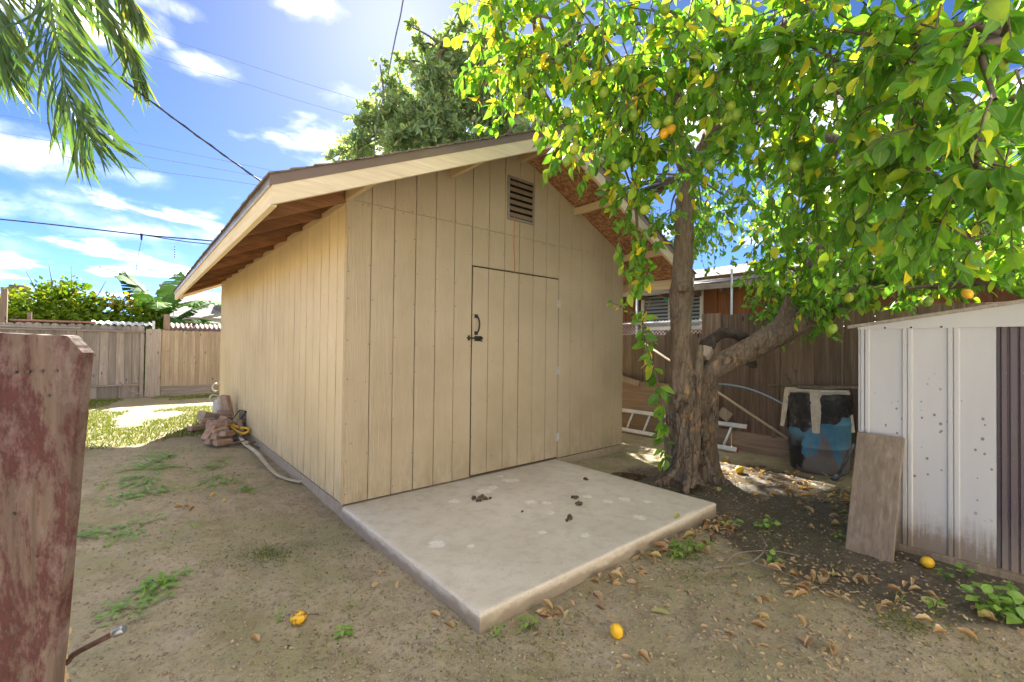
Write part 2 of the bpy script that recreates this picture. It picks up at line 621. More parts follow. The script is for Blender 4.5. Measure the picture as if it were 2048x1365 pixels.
wood('trim', [(.45, .34, .20), (.51, .39, .235), (.55, .43, .27)], axis=1, varia=.1, knots=False, streak=.2)
wood('pole_wood', [(.42, .33, .22), (.58, .48, .34), (.66, .56, .42)], axis=1, varia=.2, knots=False, streak=.3)
wood('twig', [(.16, .115, .085), (.27, .205, .16), (.38, .31, .26)], axis=0, varia=.2, knots=False)

# oriented strand board
m, t = new_mat('osb')
p = t.pos()
v1 = t.n('ShaderNodeTexVoronoi', dict(feature='F1'), Vector=t.sc(p, (9, 30, 9)), Scale=2.2, Randomness=1.0)
v2 = t.n('ShaderNodeTexVoronoi', dict(feature='F1'), Vector=t.sc(p, (28, 10, 28), (3, 1, 2)), Scale=2.2, Randomness=1.0)
cell = t.mix(.5, v1.outputs['Color'], v2.outputs['Color'])
bw = t.n('ShaderNodeRGBToBW', None, Color=cell).outputs[0]
cc = t.ramp(bw, [(.25, (.15, .058, .028)), (.5, (.28, .13, .06)), (.72, (.42, .235, .12))])
t.out(t.pr(cc, .7, t.bump(bw, .25, .003)))
MAT['osb'] = m

simple('backing', (.095, .066, .038), rough=.9, bump=0)
simple('gap', (.012, .010, .008), rough=.95, bump=0, spec=.1)
simple('drip_metal', (.165, .115, .088), (.20, .15, .12), .42, 2, .05, .002, metal=.25)
simple('drip_galv', (.34, .31, .275), (.26, .23, .2), .4, 5, .05, .002, metal=.4)
simple('shingle', (.23, .185, .145), (.12, .10, .085), .95, 45, .8, .004)
simple('galv', (.58, .58, .58), (.44, .45, .46), .4, 22, .08, .001, metal=.4)
simple('vent_metal', (.33, .295, .235), (.25, .22, .175), .5, 14, .1, .001, metal=.45)
simple('vent_slat', (.27, .19, .125), (.21, .15, .10), .6, 14, .1, .001, metal=.15)
simple('black_iron', (.014, .014, .016), (.03, .03, .032), .42, 30, .15, .001, metal=.3)
simple('alu', (.78, .79, .80), (.66, .67, .68), .4, 18, .06, .001, metal=.3)
simple('nail', (.06, .05, .042), (.10, .07, .05), .6, 60, 0, metal=.4)
simple('orange_cord', (.62, .16, .07), rough=.5, bump=0)
simple('cable', (.012, .012, .014), rough=.5, bump=0)
simple('cable_grey', (.17, .16, .16), rough=.5, bump=0)
simple('brick', (.27, .165, .115), (.38, .27, .20), .9, 16, .5, .004)
simple('brick_dark', (.20, .125, .09), (.27, .19, .145), .9, 18, .5, .004)
simple('chimney_brick', (.20, .10, .075), (.27, .17, .13), .9, 3, .2, .01)
simple('pvc', (.60, .55, .43), (.48, .42, .31), .5, 7, .1, .001)
simple('yellow_hose', (.72, .44, .015), (.6, .34, .01), .4, 20, .05, .001)
simple('blue_hose', (.30, .40, .50), (.22, .30, .38), .35, 9, .05, .001)
simple('white_plastic', (.64, .58, .47), (.47, .40, .30), .45, 12, .05, .001)
simple('jug_plastic', (.62, .60, .56), (.42, .38, .32), .4, 12, .05, .001)
simple('rust', (.085, .045, .032), (.15, .095, .07), .75, 40, .4, .002, metal=.4)
simple('steel', (.33, .35, .37), (.22, .21, .20), .4, 40, .15, .001, metal=.8)
simple('shovel', (.10, .105, .12), (.18, .17, .16), .5, 20, .1, .001, metal=.5)
simple('neigh_roof', (.20, .185, .175), (.14, .13, .125), .9, 3.0, .6, .02, stretch=(1, 1, 6))
simple('neigh_trim', (.40, .355, .30), (.24, .20, .165), .7, 5, .3, .004, stretch=(6, 1, 6))
simple('white_frame', (.62, .62, .56), (.52, .52, .46), .5, 10, .05, .001)
simple('corr_rust', (.10, .06, .05), (.18, .12, .10), .7, 9, .3, .003, metal=.3)
simple('corr_white', (.66, .67, .68), (.5, .52, .55), .4, 4, .1, .002, metal=.2)
simple('red_tin', (.26, .10, .085), (.33, .17, .14), .6, 3, .1, .002)
simple('footing', (.30, .235, .165), (.38, .31, .23), .95, 14, .5, .004)
simple('stucco', (.80, .76, .69), (.74, .70, .63), .9, 20, .3, .004)
simple('lump', (.085, .05, .032), (.17, .105, .065), .9, 60, .9, .01)
simple('wax_red', (.5, .05, .03), rough=.5, bump=0)
simple('teal_tape', (.10, .55, .52), rough=.5, bump=0)

# window glass of the neighbour
m, t = new_mat('window_glass')
t.out(t.pr((.03, .05, .06), .06, spec=.8))
MAT['window_glass'] = m
m, t = new_mat('blind')
t.out(t.pr((.30, .34, .36), .6))
MAT['blind'] = m

# concrete slab
m, t = new_mat('concrete')
p = t.pos()
a = t.noise(p, 1.3, 6, .62)
b = t.noise(p, 9.0, 6, .68)
c = t.noise(p, 120.0, 3, .6)
cc = t.ramp(a, [(.3, (.51, .44, .34)), (.55, (.60, .53, .425)), (.75, (.66, .595, .495))])
cc = t.mix(t.ramp(b, [(.48, 0), (.72, .55)]), cc, (.40, .325, .24))
cc = t.mix(t.m('MULTIPLY', t.ramp(c, [(.30, 1), (.42, 0)]), .55), cc, (.26, .20, .15))
stains = [(.23, -1.05, .07), (.89, -1.34, .035), (1.18, -1.13, .04), (1.1, -.4, .085), (1.22, -.36, .06), (1.46, -.29, .08), (1.53, -.33, .05), (1.23, -.85, .06),
          (1.08, -1.56, .045), (.38, -1.21, .03), (1.65, -1.61, .055), (1.49, -.13, .04), (1.9, -1.3, .06), (1.75, -1.25, .05), (.75, -.45, .06), (1.7, -1.05, .05), (1.32, -.95, .05), (2.0, -1.45, .04)]
wob = t.noise(p, 16.0, 4, .6)
acc = None
for (sx, sy, sr) in stains:
    dd = t.vm('DISTANCE', p, (sx, sy, 0.0))
    q = t.m('SUBTRACT', 1.0, t.m('DIVIDE', t.m('ADD', dd, t.m('MULTIPLY', t.m('SUBTRACT', wob, .5), .09)), sr), True)
    acc = q if acc is None else t.m('MAXIMUM', acc, q)
cc = t.mix(t.m('MULTIPLY', t.ramp(acc, [(.1, 0), (.35, 1)]), t.ramp(t.noise(p, 40, 3), [(.35, .2), (.65, .9)])), cc, (.80, .755, .68))
sp = t.n('ShaderNodeSeparateXYZ', None, Vector=p)
edge = t.m('MULTIPLY', t.ramp(sp.outputs[2], [(0, 0), (1, 0)]), 1.0)
low = t.ramp(t.m('ADD', t.m('MULTIPLY', t.m('ADD', sp.outputs[2], .012), 11.0), t.m('MULTIPLY', t.noise(t.sc(p, (9, 9, 14)), 1.0, 5), 1.0)), [(-.0, 1), (.12, .8), (.40, 0)])
cc = t.mix(t.m('MULTIPLY', low, .75), cc, (.20, .145, .095))
t.out(t.pr(cc, t.ramp(b, [(.3, .62), (.7, .85)]), t.bump(t.m('ADD', b, t.m('MULTIPLY', c, .5)), .3, .004)))
MAT['concrete'] = m

# yard dirt: dry and moss-tinged near the camera, sandy in the open, soaked mud round the tree
m, t = new_mat('dirt')
p = t.pos()
px = t.n('ShaderNodeSeparateXYZ', None, Vector=p)
a = t.noise(p, .9, 6, .62)
b = t.noise(p, 5.0, 6, .7)
c = t.noise(p, 38.0, 6, .72)
d = t.noise(p, 140.0, 3, .65)
cc = t.ramp(b, [(.3, (.31, .24, .145)), (.5, (.445, .355, .225)), (.72, (.55, .45, .30))])
cc = t.mix(t.ramp(c, [(.32, .8), (.48, 0)]), cc, (.15, .105, .062))
cc = t.mix(t.ramp(d, [(.62, 0), (.72, .45)]), cc, (.52, .44, .34))
sandy = t.m('MULTIPLY', t.ramp(px.outputs[1], [(0, 0), (1, 1)]), 1.0)
sand = t.n('ShaderNodeMapRange', None, Value=t.m('ADD', px.outputs[1], t.m('MULTIPLY', t.m('SUBTRACT', a, .5), 4.0)), _1=3.2, _2=5.2, _3=0.0, _4=1.0).outputs[0]
cc = t.mix(t.m('MULTIPLY', sand, .7), cc, t.ramp(c, [(.3, (.135, .108, .07)), (.7, (.20, .165, .11))]))
moss = t.m('MULTIPLY', t.ramp(t.noise(p, 1.5, 6, .7), [(.43, 0), (.60, 1)]), t.ramp(c, [(.36, .1), (.58, 1)]))
cc = t.mix(t.m('MULTIPLY', moss, .62), cc, (.235, .24, .065))
wet = None
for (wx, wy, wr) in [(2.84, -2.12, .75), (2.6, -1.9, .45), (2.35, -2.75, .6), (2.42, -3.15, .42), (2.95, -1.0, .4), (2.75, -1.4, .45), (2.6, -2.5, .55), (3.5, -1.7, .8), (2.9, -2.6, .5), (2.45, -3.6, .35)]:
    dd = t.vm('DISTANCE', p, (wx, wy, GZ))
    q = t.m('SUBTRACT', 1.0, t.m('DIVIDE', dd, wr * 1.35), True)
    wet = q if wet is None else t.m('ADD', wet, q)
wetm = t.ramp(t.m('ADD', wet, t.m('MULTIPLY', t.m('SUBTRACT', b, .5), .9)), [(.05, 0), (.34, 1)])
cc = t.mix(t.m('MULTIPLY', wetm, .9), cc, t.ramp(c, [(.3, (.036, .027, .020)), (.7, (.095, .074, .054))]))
pool = t.m('MULTIPLY', wetm, t.ramp(t.noise(p, 3.2, 4, .6), [(.46, 0), (.56, 1)]))
rough = t.m('SUBTRACT', t.m('SUBTRACT', .93, t.m('MULTIPLY', wetm, .42)), t.m('MULTIPLY', pool, .36), True)
h = t.m('ADD', t.m('ADD', t.m('MULTIPLY', b, .9), c), t.m('MULTIPLY', d, .35))
bst = t.m('SUBTRACT', .85, t.m('MULTIPLY', pool, .7))
nb = t.n('ShaderNodeBump', None, Height=h, Strength=bst, Distance=.026)
t.out(t.pr(cc, rough, nb.outputs[0], spec=.45))
MAT['dirt'] = m
simple('pebble', (.38, .30, .20), (.24, .18, .115), .95, 9, .3, .003, detail=2)
simple('pale_chip', (.58, .54, .48), (.45, .40, .33), .8, 30, .1, .001)

m, t = new_mat('puddle_water')
t.out(t.pr((.022, .018, .014), .03, t.bump(t.noise(t.pos(), 9, 2), .05, .004), spec=.6))
MAT['puddle_water'] = m


def leafmat(name, stops, back, trans=.42, rough=.36, obj=False, vein=(.30, .40, .10), spots=0.0, spec=.45, tboost=1.0):
    m, t = new_mat(name)
    if obj:
        r = t.rnd()
    else:
        r = t.n('ShaderNodeAttribute', dict(attribute_name='rnd')).outputs['Fac']
    lv = t.n('ShaderNodeAttribute', dict(attribute_name='lv')).outputs['Fac']
    p = t.pos()
    cc = t.ramp(r, stops)
    cc = t.mix(t.m('MULTIPLY', t.ramp(t.noise(p, 35.0, 3), [(.4, 0), (.7, 1)]), .22), cc, tuple(x * 1.2 + .01 for x in back))
    if vein:
        cc = t.mix(t.ramp(lv, [(.03, .55), (.12, 0)]), cc, vein)
    if spots:
        cc = t.mix(t.m('MULTIPLY', t.ramp(t.noise(p, 55.0, 3), [(.62, 0), (.68, 1)]), spots), cc, (.14, .10, .03))
    geo = t.n('ShaderNodeNewGeometry')
    cc2 = t.mix(t.m('MULTIPLY', geo.outputs['Backfacing'], .45), cc, back)
    tc = t.mix(1.0, cc, (1.75 * tboost, 1.6 * tboost, .75 * tboost), 'MULTIPLY')
    tl = t.n('ShaderNodeBsdfTranslucent', None, Color=tc).outputs[0]
    pr = t.pr(cc2, rough, t.bump(t.noise(p, 70.0, 2), .12, .002), spec=spec)
    mx = t.n('ShaderNodeMixShader', None, _0=trans, _1=pr, _2=tl).outputs[0]
    t.out(mx)
    MAT[name] = m


LEMON_STOPS = [(0, (0.054, 0.174, 0.018)), (.35, (0.084, 0.246, 0.022)), (.60, (0.132, 0.330, 0.026)), (.80, (0.216, 0.408, 0.030)), (.945, (0.384, 0.492, 0.031)), (.984, (0.672, 0.600, 0.036)), (1, (0.816, 0.624, 0.036))]
leafmat('lemon_leaf', LEMON_STOPS, (.15, .26, .05), spec=.28, trans=.48)
leafmat('lemon_leaf_single', LEMON_STOPS, (.15, .26, .05), obj=True, spots=.5, spec=.28, trans=.48)
leafmat('laurel_leaf_haze', [(0, (0.123, 0.210, 0.109)), (.5, (0.174, 0.283, 0.131)), (.85, (0.246, 0.348, 0.145)), (1, (0.392, 0.362, 0.160))], (0.261, 0.334, 0.189), trans=.45, vein=None, rough=.45)  # leaf colours raised to stand in for haze over the tree
leafmat('palm_leaf', [(0, (.028, .075, .020)), (.5, (.050, .115, .022)), (.85, (.11, .165, .022)), (1, (.27, .24, .03))], (.07, .11, .03), trans=.38, vein=None)
leafmat('hedge_leaf', [(0, (.075, .16, .008)), (.5, (.14, .26, .010)), (.85, (.26, .34, .012)), (1, (.42, .38, .014))], (.2, .28, .03), trans=.4, rough=.6, vein=None, spec=.12, tboost=.62)
leafmat('vine_yellow', [(0, (.28, .23, .012)), (1, (.42, .29, .012))], (.3, .24, .03), trans=.3, vein=None)
leafmat('banana_leaf', [(0, (.03, .10, .018)), (.6, (.045, .135, .02)), (1, (.085, .18, .02))], (.06, .12, .03), trans=.14, rough=.75, vein=(.15, .22, .06), spec=.08)
leafmat('weed_leaf', [(0, (.12, .27, .030)), (.6, (.18, .36, .035)), (1, (.27, .42, .04))], (.2, .32, .07), trans=.3, vein=(.30, .46, .12))
leafmat('weed_leaf_single', [(0, (.12, .27, .030)), (.6, (.18, .36, .035)), (1, (.27, .42, .04))], (.2, .32, .07), trans=.3, vein=(.30, .46, .12), obj=True)
leafmat('grass', [(0, (.065, .115, .006)), (.6, (.125, .17, .008)), (1, (.21, .21, .012))], (.12, .15, .02), trans=.2, vein=None)
leafmat('dry_leaf', [(0, (.24, .13, .06)), (.4, (.42, .26, .12)), (.75, (.56, .38, .19)), (1, (.62, .48, .26))], (.55, .42, .26), trans=.2, rough=.6, vein=(.45, .32, .17), spec=.2, spots=.4)
leafmat('dry_leaf_single', [(0, (.28, .15, .07)), (.4, (.46, .29, .14)), (.75, (.60, .41, .21)), (.93, (.66, .50, .27)), (1, (.50, .46, .14))], (.55, .42, .26), trans=.2, rough=.6, vein=(.45, .32, .17), obj=True, spec=.2, spots=.4)
leafmat('pale_leaf', [(0, (.40, .40, .12)), (1, (.52, .46, .13))], (.45, .42, .2), trans=.2, rough=.5, vein=(.5, .5, .25), obj=True, spec=.25)


def lemon_mat(name, stops):
    m, t = new_mat(name)
    p = t.pos()
    cc = t.ramp(t.rnd(), stops)
    cc = t.mix(t.ramp(t.noise(p, 22, 3), [(.45, 0), (.75, .4)]), cc, tuple(x * .7 for x in stops[0][1]))
    t.out(t.pr(cc, .42, t.bump(t.noise(p, 170, 2), .35, .002), spec=.4, Subsurface__Weight=.1))
    MAT[name] = m


lemon_mat('lemon_green', [(0, (.12, .22, .018)), (.5, (.20, .30, .02)), (1, (.34, .38, .025))])
lemon_mat('lemon_ripe', [(0, (.66, .34, .015)), (1, (.74, .42, .02))])
lemon_mat('lemon_fallen', [(0, (.72, .42, .015)), (1, (.78, .50, .025))])
m, t = new_mat('lemon_rotten')
p = t.pos()
cc = t.mix(t.ramp(t.noise(p, 30, 4, .6), [(.47, 0), (.58, 1)]), (.74, .42, .012), (.16, .07, .02))
t.out(t.pr(cc, .45, t.bump(t.noise(p, 120, 2), .4, .003)))
MAT['lemon_rotten'] = m


# bark
m, t = new_mat('bark')
p = t.pos()
g = t.noise(t.sc(p, (34, 34, 6)), 1.0, 7, .7, .9)
b = t.noise(p, 4.0, 5, .62)
ck = t.n('ShaderNodeTexVoronoi', dict(feature='DISTANCE_TO_EDGE'), Vector=t.vm('ADD', t.sc(p, (26, 26, 7)), t.vm('SCALE', p)), Scale=1.0).outputs['Distance']
cc = t.ramp(g, [(.28, (.055, .036, .024)), (.48, (.175, .125, .085)), (.72, (.30, .235, .17))])
cc = t.mix(t.ramp(b, [(.42, 0), (.68, .75)]), cc, (.20, .165, .125))
px = t.n('ShaderNodeSeparateXYZ', None, Vector=p)
lowb = t.ramp(px.outputs[2], [(.85, 1), (1.0, .25)])
crk = t.m('MULTIPLY', t.ramp(ck, [(.02, 1), (.10, 0)]), t.ramp(t.noise(p, 7, 4), [(.4, .1), (.62, 1)]))
cc = t.mix(t.m('MULTIPLY', crk, t.m('MULTIPLY', lowb, .7)), cc, (.03, .02, .014))
pl = t.m('MULTIPLY', t.ramp(t.noise(t.sc(p, (10, 10, 4.5)), 1.0, 6, .72), [(.54, 0), (.60, 1)]), t.ramp(t.vm('DISTANCE', p, (3.3, -1.45, .85)), [(.35, 1), (.75, 0)]))
cc = t.mix(t.m('MULTIPLY', pl, .8), cc, t.ramp(g, [(.3, (.30, .15, .055)), (.7, (.52, .34, .17))]))
hh_ = t.m('SUBTRACT', t.m('ADD', g, t.m('MULTIPLY', t.noise(p, 90, 3), .5)), t.m('MULTIPLY', crk, .9))
t.out(t.pr(cc, .85, t.bump(hh_, .9, .014), spec=.25))
MAT['bark'] = m
simple('char_bark', (.035, .026, .02), (.10, .075, .055), .95, 12, 1.0, .02)
simple('twig_bark', (.085, .062, .040), (.14, .11, .07), .85, 20, .4, .003)
simple('green_stem', (.10, .17, .035), (.07, .12, .03), .6, 20, .1, .001)

# painted sheet steel of the small white shed, splashed with mud low down
m, t = new_mat('white_metal')
p = t.pos()
px = t.n('ShaderNodeSeparateXYZ', None, Vector=p)
base = t.ramp(t.noise(t.sc(p, (3, 3, .8)), 1.0, 5, .6), [(.3, (.44, .428, .415)), (.7, (.51, .495, .48))])
streak = t.noise(t.sc(p, (60, 60, 2.2)), 1.0, 5, .68)
sm_ = t.noise(p, 10.0, 6, .72)
lowz = t.n('ShaderNodeMapRange', None, Value=px.outputs[2], _1=-.1, _2=.42, _3=1.0, _4=0.0).outputs[0]
dm = t.ramp(t.m('ADD', t.m('MULTIPLY', lowz, .75), t.m('ADD', t.m('MULTIPLY', streak, .45), t.m('MULTIPLY', sm_, .4))), [(.70, 0), (.86, .35), (1.12, 1)])
cc = t.mix(t.m('MULTIPLY', dm, .88), base, (.20, .145, .095))
vd = t.n('ShaderNodeTexVoronoi', None, Vector=t.sc(p, (1, 1.3, 1)), Scale=24.0, Randomness=1.0)
sel = t.n('ShaderNodeSeparateColor', None, Color=vd.outputs['Color'])
dot = t.m('MULTIPLY', t.m('LESS_THAN', t.m('ADD', vd.outputs['Distance'], t.m('MULTIPLY', sm_, .12)), t.m('MULTIPLY', sel.outputs[1], .34)), t.m('GREATER_THAN', sel.outputs[0], .72))
near = t.ramp(t.vm('DISTANCE', p, (2.78, -3.1, .62)), [(.32, 1), (.56, 0)])
cc = t.mix(t.m('MULTIPLY', t.m('MULTIPLY', dot, near), .85), cc, (.17, .115, .07))
fn = t.ramp(t.noise(t.sc(p, (30, 30, 30)), 1.0, 6, .75), [(.63, 0), (.7, .5)])
cc = t.mix(fn, cc, (.38, .31, .24))
t.out(t.pr(cc, .42, t.bump(t.noise(t.sc(p, (60, 60, 1)), 1.0, 2), .04, .002), spec=.45))
MAT['white_metal'] = m
m, t = new_mat('brown_metal')
p = t.pos()
px = t.n('ShaderNodeSeparateXYZ', None, Vector=p)
lowz = t.n('ShaderNodeMapRange', None, Value=px.outputs[2], _1=-.1, _2=.6, _3=1.0, _4=0.0).outputs[0]
dm = t.ramp(t.m('ADD', t.m('MULTIPLY', lowz, .75), t.m('MULTIPLY', t.noise(t.sc(p, (40, 40, 4)), 1.0, 5, .7), .6)), [(.62, 0), (1.0, 1)])
cc = t.mix(t.m('MULTIPLY', dm, .75), (.115, .085, .088), (.27, .215, .165))
cc = t.mix(t.ramp(t.noise(p, 70, 2), [(.72, 0), (.76, .7)]), cc, (.5, .47, .43))
t.out(t.pr(cc, .45, spec=.45))
MAT['brown_metal'] = m

# plastic drum: faded blue, caked with dried mud on one side, oily black on the other
m, t = new_mat('drum_blue')
p = t.pos()
px = t.n('ShaderNodeSeparateXYZ', None, Vector=p)
nz = t.noise(t.sc(p, (9, 9, 3.5)), 1.0, 6, .68)
n3 = t.noise(p, 3.0, 4, .6)
base = t.ramp(t.noise(p, 6, 5, .65), [(.3, (.06, .20, .31)), (.7, (.12, .31, .42))])
mud = t.ramp(t.m('ADD', t.m('SUBTRACT', .55, px.outputs[2]), t.m('MULTIPLY', t.m('SUBTRACT', nz, .5), 1.5)), [(.36, 0), (.55, 1)])
cc = t.mix(t.m('MULTIPLY', mud, .9), base, (.235, .165, .105))
side = t.m('ADD', t.m('SUBTRACT', px.outputs[1], t.m('MULTIPLY', px.outputs[0], .78)), t.m('ADD', t.m('MULTIPLY', t.m('SUBTRACT', n3, .5), .35), t.m('MULTIPLY', px.outputs[2], .10)))
blk = t.ramp(t.m('ADD', side, 5.34), [(.0, 0), (.02, 1)])
blk = t.m('MULTIPLY', blk, t.ramp(px.outputs[2], [(.24, 1), (.36, .0)]))
cc = t.mix(t.m('MULTIPLY', blk, .96), cc, (.012, .013, .017))
t.out(t.pr(cc, t.m('SUBTRACT', .6, t.m('MULTIPLY', blk, .3)), t.bump(nz, .2, .004)))
MAT['drum_blue'] = m
m, t = new_mat('bag_black')
p = t.pos()
wr = t.noise(t.sc(p, (14, 14, 40)), 1.0, 5, .65, 1.5)
cc = t.mix(t.ramp(t.noise(p, 9, 4), [(.5, 0), (.7, .8)]), (.012, .012, .014), (.13, .095, .065))
t.out(t.pr(cc, .28, t.bump(wr, .9, .02), spec=.6))
MAT['bag_black'] = m
# ------------------------------------------------------------------ ground
def ground():
    def axis(lo, hi, fine_lo, fine_hi, step):
        a = list(np.arange(fine_lo, fine_hi + 1e-6, step))
        s = step; x = fine_lo
        left = []
        while x > lo:
            s *= 1.35; x -= s; left.append(x)
        s = step; x = a[-1]
        right = []
        while x < hi:
            s *= 1.35; x += s; right.append(x)
        return np.array(left[::-1] + a + right)
    X = axis(-400, 400, -3.4, 5.6, .036)
    Y = axis(-400, 400, -4.0, 7.0, .036)
    gx, gy = np.meshgrid(X, Y)
    z = gh(gx.ravel(), gy.ravel())
    P = np.stack([gx.ravel(), gy.ravel(), z], 1)
    nx, ny = len(X), len(Y)
    i = np.arange(nx - 1)[None, :] + nx * np.arange(ny - 1)[:, None]
    F = np.stack([i, i + 1, i + nx + 1, i + nx], -1).reshape(-1, 4)
    me = bpy.data.meshes.new('ground')
    me.vertices.add(len(P)); me.vertices.foreach_set('co', P.astype(np.float32).ravel())
    me.loops.add(F.size); me.loops.foreach_set('vertex_index', F.astype(np.int32).ravel())
    me.polygons.add(len(F))
    me.polygons.foreach_set('loop_start', np.arange(0, F.size, 4, dtype=np.int32))
    me.polygons.foreach_set('loop_total', np.full(len(F), 4, np.int32))
    me.update(calc_edges=True)
    me.polygons.foreach_set('use_smooth', np.ones(len(F), bool))
    me.materials.append(MAT['dirt'])
    o = link(bpy.data.objects.new('ground', me))
    tag(o, kind='structure')


ground()

# concrete pad before the door, one cast piece with a worn rounded edge
def slab():
    nx, ny = 60, 46
    x0, x1, y0, y1 = -.005, 2.425, -1.83, -.004
    V = []; F = []
    us = np.concatenate([[0, .0015, .0035, .006, .02], np.linspace(.03, .97, nx - 8), [.98, .994, .9965, .9985, 1]])
    vs_ = np.concatenate([[0, .002, .0045, .008, .025], np.linspace(.035, 1, ny - 4)])
    for v in vs_:
        for u in us:
            x = x0 + u * (x1 - x0); y = y0 + v * (y1 - y0)
            ex = min(u * (x1 - x0), (1 - u) * (x1 - x0), v * (y1 - y0))
            dz = -0.012 * max(0, 1 - ex / .014) ** 2
            q = vnoise(np.array([[x * 9, y * 9, 2.0]]))[0]
            if ex < .012 and q > .78: dz -= .006
            V.append((x, y, dz))
    nu, nv = len(us), len(vs_)
    for j in range(nv - 1):
        for i in range(nu - 1):
            a = j * nu + i
            F.append((a, a + 1, a + nu + 1, a + nu))
    mb = MB(); mb.add(V, F, True)
    def skirt(idx):
        pts = [mb.v[i] for i in idx]
        lv = (0.0, -.035, -.075, -.30)
        b = len(mb.v)
        for k, dz in enumerate(lv):
            for p in pts:
                q = vnoise(np.array([[p[0] * 14, p[1] * 14, dz * 30]]))[0] - .5
                sh = 0 if k == 0 else .006 * q
                mb.v.append((p[0] + sh, p[1] + sh, p[2] + dz))
        n_ = len(idx)
        for k in range(len(lv) - 1):
            for i in range(n_ - 1):
                mb.f.append((b + k * n_ + i, b + (k + 1) * n_ + i, b + (k + 1) * n_ + i + 1, b + k * n_ + i + 1)); mb.sm.append(True)
    skirt(list(range(nu))[::1])
    skirt([j * nu for j in range(nv)][::-1])
    skirt([j * nu + nu - 1 for j in range(nv)])
    o = mb.build('concrete_slab', MAT['concrete'])
    tag(o, kind='structure')


slab()

# ------------------------------------------------------------------ the tan shed
S8 = 8 * .0254
WX = 18 * S8                                   # 3.66 m front
SL = .2106
NS = 31
WY = NS * SL                                   # depth
XR = WX / 2
SLOPE = .445
def zs(x):                                     # underside of the roof sheathing
    return 2.515 + SLOPE * min(x, WX - x)


EAVE = .66
YF, YB = -.60, WY + .55
ZB = .012                                      # bottom edge of the siding
shed = thing('garden_shed', (XR, WY / 2, 0), 'tan wooden shed with plywood siding and gable roof behind the concrete pad', 'shed')

# footing that shows as a low kerb under the walls
mb = MB()
mb.bb((.006, .006, -.35), (WX - .006, WY - .006, .0))
mb.build('footing', MAT['footing'], shed)
# sheathed core that closes the box behind the boards
mb = MB()
mb.prism([(.02, .002), (WX - .02, .002), (WX - .02, 2.47), (XR, zs(XR) - .03), (.02, 2.47)], .016, WY - .016, 1)
mb.build('wall_core', MAT['backing'], shed)

GAP = .0030


def board_mesh(x0, x1, z0, top):
    """vertical siding board on the front wall; top is a function of x"""
    mb = MB()
    g = GAP
    xa, xb = x0 + g * random.uniform(.75, 1.3), x1 - g * random.uniform(.75, 1.3)
    za, zb = top(xa), top(xb)
    c = .003
    V = []
    jy = random.uniform(-.0012, .0004)
    for (y, ins) in ((0.014, 0), (c + jy, 0), (jy, c)):
        V += [(xa + ins, y, z0 + ins * .3), (xb - ins, y, z0 + ins * .3), (xb - ins, y, zb - ins * .3), (xa + ins, y, za - ins * .3)]
    F = []
    for k in (0, 1):
        b = 4 * k
        for i in range(4):
            j = (i + 1) % 4
            F.append((b + j, b + i, b + 4 + i, b + 4 + j))
    F.append((8, 9, 10, 11))
    return mb.add(V, F)


DX0, DX1, DZ = 6 * S8, 12 * S8, 2.055
for i in range(18):
    x0, x1 = i * S8, (i + 1) * S8
    inside = DX0 - .01 <= x0 < DX1 - .01
    if x0 + .01 < XR < x1 - .01:
        pass
    # lower board, then the gable board above the panel joint
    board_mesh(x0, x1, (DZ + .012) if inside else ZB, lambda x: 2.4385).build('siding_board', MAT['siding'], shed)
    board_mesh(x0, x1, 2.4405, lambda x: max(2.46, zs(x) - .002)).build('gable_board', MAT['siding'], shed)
# side walls
for i in range(NS):
    y0, y1 = i * SL + GAP * 2.8, (i + 1) * SL - GAP * 2.8
    if i == 0: y0 = .0145
    for (xa, xb, mt) in ((-.0, .014, 'siding_side_lit'), (WX - .014, WX, 'siding_side_lit')):
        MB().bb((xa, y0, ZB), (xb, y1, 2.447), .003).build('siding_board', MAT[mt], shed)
MB().bb((0.0, WY - .014, ZB), (WX, WY, 2.44)).build('rear_siding', MAT['siding_side_lit'], shed)
MB().prism([(0.0, 2.442), (WX, 2.442), (XR, zs(XR))], WY - .014, WY, 1).build('rear_gable', MAT['siding_side_lit'], shed)
# thin metal corner strips
MB().bb((-.006, -.003, ZB), (.0, .030, 2.445)).build('corner_strip', MAT['trim'], shed)
MB().bb((WX, -.003, ZB), (WX + .006, .030, 2.445)).build('corner_strip', MAT['trim'], shed)
# frieze board over the left wall
MB().bb((-.012, .032, 2.40), (-.0005, WY - .02, 2.447)).build('frieze', MAT['trim'], shed)

# door
door = MB().bb((DX0 + .004, .006, ZB + .006), (DX1 - .002, .0135, DZ)).build('door', MAT['gap'], shed)
for i in range(6):
    x0, x1 = DX0 + i * S8, DX0 + (i + 1) * S8
    if i == 0: x0 += .006
    if i == 5: x1 -= .003
    board_mesh(x0, x1, ZB + .012, lambda x: DZ - .004).build('door_board', MAT['siding'], door)
mb = MB()
for z in (1.57, 1.405):
    mb.box((1.272, -.004, z), (.042, .006, .036), None, .002)
hp = smooth_path([(1.272, -.006, 1.575), (1.279, -.034, 1.545), (1.282, -.044, 1.487), (1.279, -.034, 1.43), (1.272, -.006, 1.40)], 6)
mb.tube(hp, .0085, 8)
mb.build('door_handle', MAT['black_iron'], door)
la = MB()
la.box((1.295, -.004, 1.352), (.085, .006, .05), None, .002)
la.tube([(1.16, -.014, 1.356), (1.345, -.014, 1.356)], .008, 8)
la.box((1.285, -.014, 1.357), (.012, .02, .03), None, .002)
la.box((1.33, -.014, 1.357), (.012, .02, .03), None, .002)
la.tube([(1.30, -.014, 1.356), (1.315, -.03, 1.332), (1.325, -.032, 1.322)], .006, 6)
latch = la.build('bolt_latch', MAT['black_iron'], door)
MB().box((1.185, -.008, 1.356), (.02, .014, .05), None, .002).box((1.185, -.006, 1.356), (.032, .008, .02), None, .002).build('latch_keeper', MAT['black_iron'], shed)
